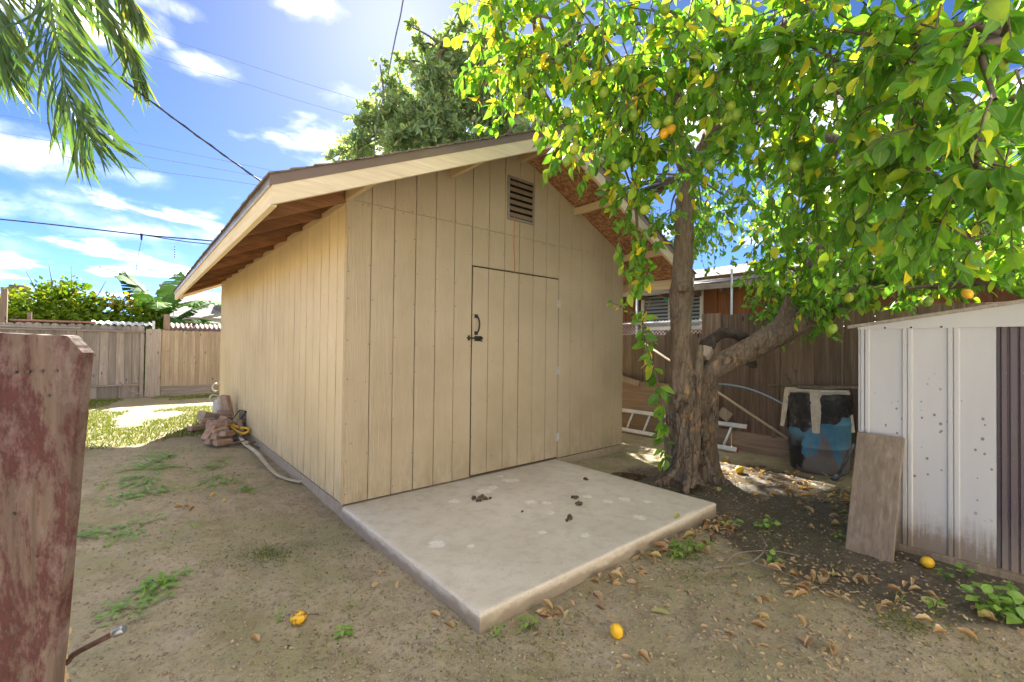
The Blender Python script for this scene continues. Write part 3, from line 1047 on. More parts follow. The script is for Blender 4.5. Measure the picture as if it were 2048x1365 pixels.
for z in (1.775, 1.012, .25):
    mb = MB()
    mb.tube([(DX1 + .001, -.006, z - .05), (DX1 + .001, -.006, z + .05)], .008, 10)
    mb.box((DX1 - .012, -.0015, z), (.024, .003, .09)).box((DX1 + .013, -.0015, z), (.024, .003, .09))
    mb.build('hinge', MAT['galv'], door)

# gable vent
vx0, vx1, vz0, vz1 = 1.648, 2.032, 2.60, 3.06
vent = MB()
for (a, b) in (((vx0, -.016, vz0), (vx0 + .028, .004, vz1)), ((vx1 - .028, -.016, vz0), (vx1, .004, vz1)),
               ((vx0 + .028, -.0155, vz0), (vx1 - .028, .004, vz0 + .028)), ((vx0 + .028, -.0155, vz1 - .028), (vx1 - .028, .004, vz1))):
    vent.bb(a, b, .003)
vo = vent.build('vent', MAT['vent_metal'], shed)
MB().bb((vx0 + .02, -.0045, vz0 + .02), (vx1 - .02, -.0025, vz1 - .02)).build('vent_screen', MAT['gap'], vo)
for k in range(6):
    zz = vz0 + .062 + k * .0665
    mb = MB()
    mb.box(((vx0 + vx1) / 2, -.0105, zz), (vx1 - vx0 - .058, .003, .05), rotm(R(-22)))
    mb.box(((vx0 + vx1) / 2, -.0195, zz - .023), (vx1 - vx0 - .058, .006, .010))
    mb.build('vent_slat', MAT['vent_slat'], vo)
mb = MB().tube(smooth_path([(1.735, -.02, 2.65), (1.735, -.022, 2.5), (1.745, -.008, 2.3), (1.757, -.009, 2.18), (1.758, -.008, 2.05)], 8), .0032, 6)
mb.build('orange_cord', MAT['orange_cord'], shed)

# nail heads on seams and edges
mb = MB()
for i in range(19):
    x = i * S8 + (.018 if i == 0 else (-.018 if i == 18 else .0))
    for z in np.arange(.08, 2.4, .305):
        if i not in (0, 18) and random.random() < .35: continue
        if 6 < i < 12 and z < 2.05 and random.random() < .7: continue
        zz = z + random.uniform(-.05, .05); xx = x + (random.uniform(-.004, .004) if i in (0, 18) else random.choice((-.014, .014)))
        mb.lathe([(.0048, 0), (.0038, .0016), (0.0001, .0018)], 6, (0, 0, 0))
        for q in range(18):
            v = mb.v[-18 + q]
            mb.v[-18 + q] = (xx + v[0], -.0002 - v[2], zz + v[1])
for k in range(36):
    x = .1 + 3.4 * (k / 36) + random.uniform(-.03, .03)
    z = random.choice((2.42, 2.455))
    mb.lathe([(.0048, 0), (.0038, .0016), (0.0001, .0018)], 6, (0, 0, 0))
    for q in range(18):
        v = mb.v[-18 + q]
        mb.v[-18 + q] = (x + v[0], -.0002 - v[2], z + v[1])
nl = mb.build('nail_heads', MAT['nail'], shed)
nl['kind'] = 'stuff'

# roof: sheathing, rafter tails, lookouts, fascia, drip edge, shingles
TH = .013
for sgn in (0, 1):
    fx = (lambda x: x) if sgn == 0 else (lambda x: WX - x)
    e = fx(-EAVE + .02)
    r = XR
    mb = MB().prism([(e, zs(e)), (r, zs(r)), (r, zs(r) + TH), (e, zs(e) + TH)], YF + .02, YB - .02, 1)
    mb.build('roof_sheathing', MAT['osb'], shed)
    # rafter tails under the eave
    n = 12
    for k in range(n):
        y = .025 + k * (WY - .05) / (n - 1)
        xa, xb = fx(-.002 if sgn == 0 else -.002), fx(-EAVE + .022)
        MB().prism([(xa, zs(xa) - .098), (xb, zs(xb) - .098), (xb, zs(xb) - .002), (xa, zs(xa) - .002)], y - .019, y + .019, 1).build('rafter_tail', MAT['stain'], shed)
    # stained boards nailed across under the eave, dark face towards the wall
    for k in range(n - 1):
        y0 = .025 + k * (WY - .05) / (n - 1) + .02; y1 = .025 + (k + 1) * (WY - .05) / (n - 1) - .02
        xa = fx(-.003); xb = fx(-.018)
        MB().prism([(xa, zs(xa) - .066), (xb, zs(xb) - .066), (xb, zs(xb) - .003), (xa, zs(xa) - .003)], y0, y1, 1).build('blocking', MAT['stain'], shed)
    # eave fascia
    xo, xi = fx(-EAVE - .018), fx(-EAVE + .02)
    zt = zs(-EAVE)
    MB().bb((min(xo, xi), YF - .0, zt - .125), (max(xo, xi), YB, zt + .0), .003).build('eave_fascia', MAT['fascia_y'], shed)
    xo2 = fx(-EAVE - .024); xi2 = fx(-EAVE - .0185)
    MB().bb((min(xo2, xi2), YF - .026, zt - .012), (max(xo2, xi2), YB + .02, zt + .052)).build('drip_edge', MAT['drip_galv'], shed)
    MB().bb((min(fx(-EAVE - .034), xo2), YF - .024, zt - .016), (max(fx(-EAVE - .034), xo2), YB + .02, zt - .011)).build('drip_lip', MAT['galv'], shed)
    # rake fascia and its dark metal edge, front and rear
    for (ya, yb, yc) in ((YF - .040, YF - .002, YF - .046), (YB + .002, YB + .038, YB + .043)):
        e0 = fx(-EAVE - .017)
        r0 = XR + (-.001 if sgn == 0 else .001)
        MB().prism([(e0, zs(e0) - .118), (r0, zs(r0) - .118), (r0, zs(r0) + .0), (e0, zs(e0) + .0)], ya, yb, 1).build('rake_fascia', MAT['fascia'], shed)
        e1 = fx(-EAVE - .030)
        y2 = ya if yc < 0 else yb
        MB().prism([(e1, zs(e1) - .004), (r0, zs(r0) - .004), (r0, zs(r0) + .062), (e1, zs(e1) + .062)], min(y2, yc), max(y2, yc), 1).build('rake_drip_edge', MAT['drip_metal'], shed)
    # shingle courses
    L = (XR + EAVE + .04) * math.hypot(1, SLOPE)
    nco = 20
    for k in range(nco):
        a0 = -EAVE - .045 + k * (XR + EAVE + .045) / nco
        a1 = a0 + (XR + EAVE + .045) / nco * 1.28
        a1 = min(a1, XR)
        V = []; F = []
        ys = np.arange(YF - .062, YB + .07, .11)
        for j, y in enumerate(ys):
            jx = random.uniform(-.006, .006); jz = random.uniform(0, .005)
            b0, b1 = fx(a0 + jx), fx(a1)
            zb = 2.515 + SLOPE * (a0 + jx); zt2 = 2.515 + SLOPE * a1
            V += [(b0, y, zb + .058 + jz), (b0, y, zb + .071 + jz), (b1, y, zt2 + .062), (b1, y, zt2 + .058)]
        for j in range(len(ys) - 1):
            a = 4 * j; b = a + 4
            for q in range(4):
                q2 = (q + 1) % 4
                F.append((a + q, a + q2, b + q2, b + q) if sgn == 0 else (a + q, b + q, b + q2, a + q2))
        F += [(0, 1, 2, 3), tuple(4 * (len(ys) - 1) + q for q in (3, 2, 1, 0))]
        MB().add(V, F).build('shingle_course', MAT['shingle'], shed)
for k in range(28):
    y = YF - .06 + k * .285
    z = zs(XR) + .072
    MB().add([(XR - .14, y, z - .052), (XR, y, z + .008), (XR + .14, y, z - .052), (XR - .14, y + .30, z - .058), (XR, y + .30, z + .002), (XR + .14, y + .30, z - .058),
              (XR - .14, y, z - .060), (XR, y, z), (XR + .14, y, z - .060)],
             [(0, 1, 4, 3), (1, 2, 5, 4), (6, 7, 1, 0), (7, 8, 2, 1)]).build('ridge_cap', MAT['shingle'], shed)
# lookouts that carry the gable overhang
for (x, zb) in ((.0, 2.42), (.967, 2.85), (1.83, 3.235), (2.70, 2.845), (3.655, 2.42)):
    MB().bb((x - .019, YF + .001, zb), (x + .019, -.0015, zb + .085 + (.0 if abs(x - XR) > .1 else 0)), .003).build('lookout', MAT['trim'], shed)

# ------------------------------------------------------------------ unseen house added behind the camera to bounce sunlight onto the shed
hs_ = thing('added_bounce_house', (-1, -9, GZ), 'pale stucco house with a low roof, unseen, added to bounce sunlight', 'house')
MB().bb((-11, -12, GZ - .2), (9, -7.2, 2.75)).build('wall', MAT['stucco'], hs_)
MB().prism([(-12.4, 2.752), (-6.6, 2.752), (-9.5, 4.0)], -11.6, 9.6, 0).build('roof', MAT['shingle'], hs_)
for (xa, xb, za, zb_) in ((-8.5, -7.0, 1.0, 2.1), (-4.6, -2.6, .05, 2.1), (4.5, 6.0, 1.0, 2.1)):
    wf = MB()
    for (p0, p1) in (((xa - .06, -7.2, za - .06), (xa, -7.16, zb_ + .06)), ((xb, -7.2, za - .06), (xb + .06, -7.16, zb_ + .06)), ((xa, -7.2, za - .06), (xb, -7.16, za)), ((xa, -7.2, zb_), (xb, -7.16, zb_ + .06))):
        wf.bb(p0, p1)
    wo_ = wf.build('window', MAT['white_frame'], hs_)
    MB().bb((xa, -7.19, za), (xb, -7.18, zb_)).build('pane', MAT['window_glass'], wo_)

# ------------------------------------------------------------------ small white metal shed
ws = thing('metal_shed', (3.5, -3.75, GZ), 'low white sheet metal shed with brown door panel under the lemon tree', 'shed')
WSX = 2.78; WSY0 = -2.706; WSY1 = -4.75; WSB = 4.25; WZ = 1.452


def ribbed(y0, y1, x, z0, z1, ribs, depth, mat, name, flip=1):
    """sheet panel facing -X, ribs are (centre, half width) along y"""
    prof = [(y0, 0.0)]
    for (c, hw) in sorted(ribs, reverse=True):
        prof += [(c + hw + .006, 0), (c + hw, depth), (c - hw, depth), (c - hw - .006, 0)]
    prof.append((y1, 0.0))
    V = []; F = []
    zz = [z0, z0 + .25, z0 + .7, z1]
    for (y, d) in prof:
        for z in zz: V.append((x - d, y, z))
    nz = len(zz)
    for i in range(len(prof) - 1):
        for j in range(nz - 1):
            a = i * nz + j
            F.append((a, a + nz, a + nz + 1, a + 1) if True else None)
    mb = MB().add(V, F)
    # sheet thickness
    b = len(mb.v)
    mb.v.extend([(p[0] + .004, p[1], p[2]) for p in mb.v[:b]])
    mb.f.extend([tuple(i + b for i in f[::-1]) for f in list(mb.f)]); mb.sm.extend([False] * len(F))
    return mb.build(name, mat, ws)


zb = GZ + .035
for (a, b, rb) in ((WSY0, -2.978, [(WSY0 - .030, .012), (-2.755, .012), (-2.964, .009)]), (-2.980, -3.203, [(-2.992, .009), (-3.19, .009)]), (-3.205, -3.393, [(-3.219, .010)])):
    ribbed(a, b, WSX, zb, WZ, rb, .010, MAT['white_metal'], 'wall_panel')
ribbed(-3.394, -3.62, WSX + .03, zb, WZ, [(-3.425, .010), (-3.465, .013), (-3.50, .008), (-3.54, .012), (-3.59, .012)], .012, MAT['brown_metal'], 'door_panel')
ribbed(-3.622, -4.15, WSX + .03, zb, WZ, [(-3.7, .012), (-3.8, .012), (-3.9, .012), (-4.0, .012), (-4.1, .012)], .012, MAT['brown_metal'], 'door_panel')
ribbed(-4.152, WSY1, WSX, zb, WZ, [(-4.3, .01), (-4.45, .01), (-4.6, .01)], .010, MAT['white_metal'], 'wall_panel')
for (y, nm) in ((WSY0 - .012, 'side_wall'), (WSY1 + .012, 'side_wall')):
    mb = MB()
    for k in range(7):
        xx = WSX + .006 + k * (WSB - WSX) / 7
        mb.bb((xx, y - .012, zb), (xx + (WSB - WSX) / 7 - .012, y + .006, WZ - .004))
        mb.bb((xx + (WSB - WSX) / 7 - .012, y - .014, zb), (xx + (WSB - WSX) / 7, y + .011, WZ - .004))
    mb.build(nm, MAT['white_metal'], ws)
MB().bb((WSB - .01, WSY1 + .03, zb), (WSB, WSY0 - .03, WZ)).build('rear_wall', MAT['white_metal'], ws)
gs = .158                                       # rise of the low gable
yr = (WSY0 + WSY1) / 2
zr = WZ + gs * (WSY0 - yr)
MB().prism([(WSY0, WZ - .006), (yr, zr - .006), (WSY1, WZ - .006), (WSY1, WZ - .02), (WSY0, WZ - .02)], WSX - .016, WSX - .004, 0).build('gable_trim', MAT['white_metal'], ws)
MB().prism([(WSY0 + .01, WZ - .002), (yr, zr - .004), (WSY1 - .01, WZ - .002)], WSB - .004, WSB + .004, 0).build('gable_trim', MAT['white_metal'], ws)
for (ya, yb) in ((WSY0 + .055, yr), (WSY1 - .055, yr)):
    za = zr - gs * abs(ya - yr)
    MB().prism([(ya, za - .006), (yb, zr - .006), (yb, zr + .016), (ya, za + .016)], WSX - .045, WSB + .04, 0).build('roof_panel', MAT['fence_grey_h'], ws)
MB().bb((WSX - .035, WSY1, GZ - .06), (WSX + .05, WSY0 + .005, zb + .008), .004).build('base_rail', MAT['plank'], ws)
mb = MB()
for y in (-2.86, -3.0, -3.15):
    mb.lathe([(.0065, 0), (.005, .004), (.0001, .005)], 8)
    for q in range(24):
        v = mb.v[-24 + q]; mb.v[-24 + q] = (WSX - .017 - v[2], y + v[0], WZ - .013 + v[1])
mb.build('screws', MAT['rust'], ws)

# plank leaning on it
pl = MB()
a = rotm(0, R(14.5), 0)
pl.box((0, 0, .415), (.026, .262, .83), None, .004)
o = pl.build('leaning_plank', MAT['plank'])
o.matrix_basis = Matrix.Translation((2.525, -2.815, GZ - .022)) @ Matrix.Rotation(R(-4), 4, 'Z') @ Matrix.Rotation(R(14.3), 4, 'Y') @ Matrix.Rotation(R(.8), 4, 'X')
tag(o, 'wide weathered brown plank leaning against the white metal shed', 'plank')
# ------------------------------------------------------------------ fence along the far left
def picket_poly(w_, h, style):
    if style == 'dog':
        c = min(.03, w_ * .25)
        return [(-w_ / 2, 0), (w_ / 2, 0), (w_ / 2, h - c), (w_ / 2 - c, h), (-w_ / 2 + c, h), (-w_ / 2, h - c)]
    if style == 'round':
        pts = [(-w_ / 2, 0), (w_ / 2, 0)]
        for k in range(0, 7):
            a = math.pi * k / 6
            pts.append((w_ / 2 * math.cos(a), h - .045 + .045 * math.sin(a)))
        return pts
    return [(-w_ / 2, 0), (w_ / 2, 0), (w_ / 2, h), (-w_ / 2, h)]


FY = 11.0
fa = thing('board_fence', (-3.6, FY, GZ), 'grey weathered board fence with scalloped top at the left back', 'fence')
x = -7.6
while x < -1.06:
    wd = .138
    me = MB().prism([(px_ + x, pz + GZ) for px_, pz in picket_poly(wd - .004, 1.79 + random.uniform(-.012, .012), 'round')], FY + .03, FY + .048, 1)
    me.build('picket', MAT['fence_grey'], fa)
    x += wd
x = -7.5
while x < -1.12:
    wd = random.choice((.12, .135, .14, .16))
    dy = random.uniform(0, .006)
    MB().bb((x + .002, FY + .004 - dy, .245 + random.uniform(-.01, .01)), (min(x + wd, -1.1) - .002, FY + .022 - dy, 1.53), .002).build('board', MAT['fence_grey'], fa)
    x += wd
MB().bb((-7.6, FY - .075, 1.528), (-1.03, FY + .03, 1.566), .004).build('top_rail', MAT['fence_grey_h'], fa)
MB().bb((-7.6, FY - .02, 1.58), (-2.2, FY + .026, 1.615), .004).build('top_rail', MAT['fence_grey_h'], fa)
MB().bb((-7.6, FY - .06, .205), (-1.12, FY + .02, .243), .004).build('bottom_rail', MAT['fence_grey_h'], fa)
x = -7.6
while x < -1.2:
    MB().bb((x + .003, FY - .005, GZ - .1), (min(x + .38, -1.12) - .003, FY + .018, .203), .003).build('kickboard', MAT['fence_grey'], fa)
    x += .38
for x in (-1.085, -2.32, -4.6, -6.8):
    MB().bb((x - .04, FY - .03, GZ - .1), (x + .04, FY + .002, 1.527), .004).build('post', MAT['fence_grey'], fa)
po = MB().bb((-1.02, FY - .05, GZ - .12), (-.715, FY - .02, 1.62), .004).build('wide_post_board', MAT['fence_grey'])
tag(po, 'wide grey board standing where the two back fences meet', 'board')

fb = thing('picket_fence', (1.0, FY, GZ), 'tan dog eared picket fence running behind the tan shed', 'fence')
x = -.71
while x < 4.2:
    wd = random.choice((.085, .09, .095))
    dy = random.uniform(0, .005)
    MB().prism([(px_ + x + wd / 2, pz + .165) for px_, pz in picket_poly(wd - .004, 1.435 + random.uniform(-.01, .01), 'dog')], FY - dy, FY + .016 - dy, 1).build('picket', MAT['fence_tan'], fb)
    x += wd
MB().bb((-.71, FY - .012, .045), (4.2, FY + .012, .163), .003).build('kickboard', MAT['fence_grey_h'], fb)
MB().bb((-.71, FY - .02, GZ - .1), (4.2, FY + .01, .042), .003).build('kickboard', MAT['fence_grey_h'], fb)
MB().bb((-.71, FY + .018, 1.3), (4.2, FY + .055, 1.39), .003).build('rear_rail', MAT['fence_tan'], fb)


def corrugated(name, p0, u, v, nu, amp, mat, label, cat):
    """wavy sheet: p0 origin, u across the waves, v along them"""
    p0, u, v = (np.array(q, float) for q in (p0, u, v))
    n_ = np.cross(u, v); n_ /= np.linalg.norm(n_)
    V = []; F = []
    m_ = nu * 8
    for i in range(m_ + 1):
        o_ = n_ * amp * math.sin(2 * math.pi * i / 8)
        V += [p0 + u * i / m_ + o_, p0 + u * i / m_ + v + o_, p0 + u * i / m_ + o_ + n_ * .004, p0 + u * i / m_ + v + o_ + n_ * .004]
    for i in range(m_):
        a = 4 * i
        F += [(a, a + 1, a + 5, a + 4), (a + 2, a + 6, a + 7, a + 3), (a, a + 4, a + 6, a + 2), (a + 1, a + 3, a + 7, a + 5)]
    o = MB().add(V, F, True).build(name, mat)
    return tag(o, label, cat)


corrugated('corrugated_sheet', (-.62, FY + .12, 1.60), (4.5, 0, 0), (0, .35, .20), 42, .018, MAT['corr_rust'], 'dark rusty corrugated sheet lying along the top of the picket fence', 'sheet')
corrugated('corrugated_sheet', (-2.05, FY + .02, 1.705), (1.2, .0, .0), (0, .5, .09), 9, .02, MAT['corr_white'], 'crumpled pale corrugated sheet on top of the scalloped fence', 'sheet')
o = MB().bb((-3.33, FY + .02, 1.725), (-1.95, FY + .3, 1.765), .004).build('red_tin_strip', MAT['red_tin'])
tag(o, 'long dull red metal strip lying on the scalloped fence', 'metal strip')
for (xx, z1, wd, lb) in ((-3.44, 2.42, .10, 'tall wooden post behind the grey fence at the left frame edge'), (-.60, 2.02, .13, 'short grey post above the joint of the two back fences'), (-3.05, 1.93, .07, 'stub of a wooden post just above the red strip')):
    o = MB().bb((xx - wd / 2, FY + .13, GZ), (xx + wd / 2, FY + .13 + wd, z1), .006).build('fence_post', MAT['fence_brown'])
    tag(o, lb, 'post')
o = MB().bb((-.90, FY + .05, GZ), (-.84, FY + .11, 1.83), .006).build('fence_post', MAT['galv'])
tag(o, 'thin galvanised post beside the short grey post', 'post')
o = MB().tube(smooth_path([(-1.5, 10.9, .32), (-1.3, 10.7, .1), (-.95, 10.35, -.05), (-.6, 10.1, -.06)], 6), .012, 6).build('stick', MAT['twig'])
tag(o, 'pale bent stick leaning at the foot of the back fence', 'stick')

# ------------------------------------------------------------------ neighbours beyond the left fence
nh = thing('neighbour_house', (4.5, 20, GZ), 'grey shingle roofed house beyond the back fence with brick chimney', 'house')
MB().bb((-.1, 17.4, GZ - .1), (9.5, 23.6, 2.3)).build('wall', MAT['fence_tan'], nh)
RA, RB = np.array((-.5, 16.9, 2.18)), np.array((-.5, 20.5, 3.55))
rows = 22
for k in range(rows):
    a = RA + (RB - RA) * k / rows; b = RA + (RB - RA) * (k + 1.15) / rows
    V = [a, a + (10.5, 0, 0), b + (10.5, 0, -.0), b, a + (0, 0, .018), a + (10.5, 0, .018), b + (10.5, 0, .006), b + (0, 0, .006)]
    MB().add(V, [(0, 3, 2, 1), (4, 5, 6, 7), (0, 1, 5, 4), (1, 2, 6, 5), (2, 3, 7, 6), (3, 0, 4, 7)]).build('roof_course', MAT['neigh_roof'], nh)
MB().add([(-.5, 20.5, 3.55), (10, 20.5, 3.55), (10, 24.1, 2.18), (-.5, 24.1, 2.18)], [(0, 1, 2, 3)]).build('rear_roof', MAT['neigh_roof'], nh)
ch = MB().bb((-.42, 20.1, 2.0), (-.02, 20.5, 3.66)).build('chimney', MAT['chimney_brick'], nh)
MB().bb((-.46, 20.06, 3.66), (.02, 20.54, 3.72)).bb((-.36, 20.16, 3.72), (-.08, 20.44, 3.80)).build('chimney_cap', MAT['neigh_trim'], ch)
MB().bb((1.28, 18.0, 2.55), (1.72, 18.5, 2.83)).build('roof_vent', MAT['brown_metal'], nh)
MB().bb((-.55, 16.82, 2.10), (10, 16.9, 2.24)).build('eave_board', MAT['neigh_trim'], nh)
cp = thing('carport', (2.2, 14.5, GZ), 'white corrugated carport roof seen just above the picket fence', 'carport')
for k in range(6):
    x = .05 + k * .72
    mb = MB()
    for q in range(6):
        mb.bb((x + q * .118, 13.9, 1.98), (x + q * .118 + .055, 15.6, 1.995)).bb((x + q * .118 + .055, 13.9, 1.962), (x + q * .118 + .118, 15.6, 1.977))
    o = mb.build('roof_sheet', MAT['corr_white'], cp)
MB().beam((-.4, 13.86, 1.80), (1.2, 13.86, 2.32), .06, .09).beam((1.2, 13.86, 2.32), (5, 13.86, 2.36), .06, .09).build('barge_board', MAT['neigh_trim'], cp)
for x in (.1, 4.3):
    MB().bb((x, 13.95, GZ - .1), (x + .09, 14.04, 1.96)).build('post', MAT['neigh_trim'], cp)
c2 = thing('brick_chimney', (-4.35, 18.6, GZ), 'red brick chimney rising behind the leafy hedge at far left', 'chimney')
MB().bb((-4.5, 18.3, GZ), (-3.95, 18.9, 2.95)).build('stack', MAT['chimney_brick'], c2)
MB().bb((-4.56, 18.24, 2.95), (-3.89, 18.96, 3.03)).bb((-4.4, 18.35, 3.03), (-4.05, 18.85, 3.14)).build('cap', MAT['brick_dark'], c2)
an = thing('antenna_mast', (-.16, 16.5, GZ), 'thin radio antenna mast above the banana plant', 'antenna')
MB().tube([(-.16, 16.5, GZ), (-.17, 16.5, 4.75)], [.022, .008], 6).build('mast', MAT['galv'], an)
for k in range(5):
    MB().tube([(-.17, 16.5, 4.35 + k * .09), (-.17, 16.5, 4.38 + k * .09)], .02, 6).build('insulator', MAT['cable'], an)

# hedge: many small leaves over bare canes
def blob_points(blobs, n):
    wts = np.array([b[3] ** 1 * b[4] * b[5] for b in blobs]); wts = wts / wts.sum()
    out = []; nr = []
    for b, wq in zip(blobs, wts):
        k = int(n * wq) + 1
        u = unit(k)
        r = rng.random(k) ** .4
        P = np.array(b[:3]) + u * r[:, None] * np.array(b[3:6]) * (1 + .25 * (fbm(u * 3 + b[0], 2) - .5)[:, None])
        out.append(P); nr.append(u)
    return np.vstack(out), np.vstack(nr)


hd = thing('hedge', (-2.6, 13.0, GZ), 'sprawling yellow green leafy hedge behind the grey scalloped fence', 'hedge')
bl = [(-4.4, 13.0, 1.3, 1.2, .9, 1.25), (-3.0, 13.0, 1.4, 1.2, .9, 1.45), (-2.55, 13.2, 2.0, .55, .5, 1.05), (-1.9, 12.8, 1.2, 1.0, .8, 1.4), (-1.1, 12.5, 1.1, .8, .7, 1.25), (-2.4, 12.3, 1.3, 1.2, .5, .8), (-3.8, 12.3, 1.3, 1.2, .5, .8), (-1.2, 12.2, 1.4, .7, .45, .7), (-5.8, 13.2, 1.2, 1.2, .9, 1.2), (-.55, 12.2, .9, .5, .5, .95)]
P, U_ = blob_points(bl, 26000)
ax = U_ * .6 + unit(len(P)) * .8 + (0, 0, -.15)
leaf_cloud('foliage', MAT['hedge_leaf'], T_SMALL, P, ax, unit(len(P)) * .6 + (0, -.2, 1), rng.uniform(.08, .145, len(P)), hd, wscale=1.35)
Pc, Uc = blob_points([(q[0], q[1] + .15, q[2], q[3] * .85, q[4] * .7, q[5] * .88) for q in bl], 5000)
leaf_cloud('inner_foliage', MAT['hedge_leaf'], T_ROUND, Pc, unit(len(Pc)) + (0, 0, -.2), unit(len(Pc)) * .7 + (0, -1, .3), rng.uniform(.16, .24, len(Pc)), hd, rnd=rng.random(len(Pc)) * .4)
P, U_ = blob_points([(-4.1, 12.6, 2.4, .55, .3, .22), (-1.45, 12.6, 2.35, .6, .3, .25), (-3.9, 12.5, 2.3, .4, .3, .2)], 150)
leaf_cloud('yellow_vine_leaves', MAT['vine_yellow'], T_ROUND, P, unit(len(P)) + (0, 0, -.4), unit(len(P)) + (0, -.5, .6), rng.uniform(.09, .15, len(P)), hd)
for (a, b) in (((-3.1, 13.0, 2.2), (-3.35, 13.0, 3.05)), ((-2.2, 13, 2.2), (-1.85, 12.9, 2.95)), ((-2.9, 13, 2.3), (-2.95, 13, 3.25)), ((-1.7, 12.8, 2.2), (-1.2, 12.7, 2.85)), ((-2.5, 13.1, .0), (-2.55, 13.1, 3.3)), ((-4.4, 13, 0), (-4.3, 13, 2.3)), ((-1.2, 12.5, 0), (-1.2, 12.5, 1.9))):
    MB().tube([a, (np.array(a) + b) / 2 + (.04, 0, .02), b], [.02, .014, .006], 5).build('cane', MAT['twig_bark'], hd)

# banana plant
bp = thing('banana_plant', (-.75, 12.9, GZ), 'banana plant with broad torn leaves rising behind the back fence', 'banana plant')
for (dx, dy, hh) in ((0, 0, 1.9), (-.25, .2, 1.7), (.22, .1, 1.6)):
    MB().tube([(-.75 + dx, 12.9 + dy, GZ), (-.75 + dx * 1.1, 12.9 + dy, hh)], [.10, .05], 10).build('stem', MAT['green_stem'], bp)


def banana_leaf(base, az, lift, L, droop):
    n = 22
    d = np.array((math.cos(az), math.sin(az), 0))
    sd_ = np.array((-math.sin(az), math.cos(az), 0))
    pts = []
    p = np.array(base, float); el = lift
    for i in range(n + 1):
        pts.append(p.copy()); p = p + (d * math.cos(el) + np.array((0, 0, 1)) * math.sin(el)) * L / n
        el -= droop / n
    V = []; T = []; LVs = []
    ph = random.random() * 6
    for i in range(n):
        u0, u1 = i / n, (i + .99) / n
        for s_ in (-1, 1):
            if random.random() < .04: continue
            w0 = .5 * L * .40 * (math.sin(math.pi * min(1, u0 * .93 + .09)) ** .6); w1 = .5 * L * .40 * (math.sin(math.pi * min(1, u1 * .93 + .09)) ** .6)
            sag = .22 + .12 * math.sin(i * .9 + ph) + random.uniform(-.05, .05)
            b = len(V)
            tw = .03 * math.sin(i * 2.1 + ph)
            a0, a1 = pts[i], pts[i] + (pts[i + 1] - pts[i]) * (1.0 if (i * 7 + int(ph * 10)) % 5 else .8)
            fw = (pts[i + 1] - pts[i]) * .5
            V += [a0, a1, a0 + sd_ * s_ * w0 * .5 + (0, 0, -w0 * sag * .3) + fw * .4, a1 + sd_ * s_ * w1 * .5 + (0, 0, -w1 * sag * .3) + fw * .4,
                  a0 + sd_ * s_ * w0 + (0, 0, -w0 * sag) + fw, a1 + sd_ * s_ * w1 * .98 + (0, 0, -w1 * sag - tw) + fw]
            LVs += [0, 0, .5, .5, 1, 1]
            T += [(b, b + 1, b + 3), (b, b + 3, b + 2), (b + 2, b + 3, b + 5), (b + 2, b + 5, b + 4)] if s_ > 0 else [(b, b + 3, b + 1), (b, b + 2, b + 3), (b + 2, b + 5, b + 3), (b + 2, b + 4, b + 5)]
    mb = MB().add(V, T, True)
    me = mb.mesh('leaf', MAT['banana_leaf'])
    a1 = me.attributes.new('rnd', 'FLOAT', 'POINT'); a1.data.foreach_set('value', np.full(len(V), random.random(), np.float32))
    a2 = me.attributes.new('lv', 'FLOAT', 'POINT'); a2.data.foreach_set('value', np.array(LVs, np.float32))
    lf = link(bpy.data.objects.new('leaf', me), bp)
    MB().tube(pts, np.linspace(.022, .004, len(pts)), 5).build('midrib', MAT['green_stem'], lf)


for (dx, dy, z, az, lift, L, dr) in ((0, 0, 1.9, 2.6, 1.25, 1.5, 1.1), (0, 0, 1.9, .6, 1.1, 1.55, .9), (0, 0, 1.85, -.25, .75, 1.5, 1.2), (.2, .1, 1.6, -.3, .45, 1.35, 1.1), (.2, .1, 1.5, -.7, .1, 1.3, .9), (-.2, .2, 1.7, 3.3, 1.0, 1.3, 1.5),
                                 (0, 0, 1.8, -1.6, .9, 1.2, 1.7), (.2, .1, 1.5, .3, .9, 1.4, .8), (-.2, .1, 1.6, 2.2, 1.35, 1.4, .7), (0, 0, 1.6, -1.1, .6, 1.1, 1.6), (.1, 0, 1.7, .1, 1.2, 1.35, .5), (-.1, 0, 1.7, 3.0, .8, 1.2, 1.3), (.2, 0, 1.6, -.1, .2, 1.4, .7), (.1, .1, 1.8, 1.0, 1.3, 1.3, .6), (0, -.1, 1.6, -1.9, 1.1, 1.2, 1.2)):
    banana_leaf((-.75 + dx, 12.9 + dy, z + .2), az, lift, L * 1.4, dr)

# ------------------------------------------------------------------ fence on the right, chain link and neighbour behind it
FX = 5.08
fr = thing('side_fence', (FX, -1.5, GZ), 'dark brown wide board fence behind the lemon tree and blue drum', 'fence')
y = 3.0
while y > -6.2:
    if y > -.35:
        wd = random.choice((.19, .2, .21)); top = 1.52 + .02 * math.sin(y * 9) + random.uniform(-.03, .02); mt = 'fence_brown'
    else:
        wd = random.choice((.27, .29, .36, .38)); top = 1.78 + random.uniform(-.02, .02); mt = 'fence_dark'
    dx = random.uniform(0, .008)
    MB().bb((FX - dx, y - wd + .003, .12), (FX + .02 - dx, y - .003, top), .003).build('fence_board', MAT[mt], fr)
    y -= wd
y = 3.0
while y > -6.2:
    MB().bb((FX - .035, y - 1.9, GZ - .1), (FX - .003, y - .01, .155), .004).build('kickboard', MAT['fence_dark_h'], fr)
    y -= 1.91
MB().bb((FX + .022, -6.2, 1.2), (FX + .06, 3.0, 1.29)).build('rail', MAT['fence_dark_h'], fr)

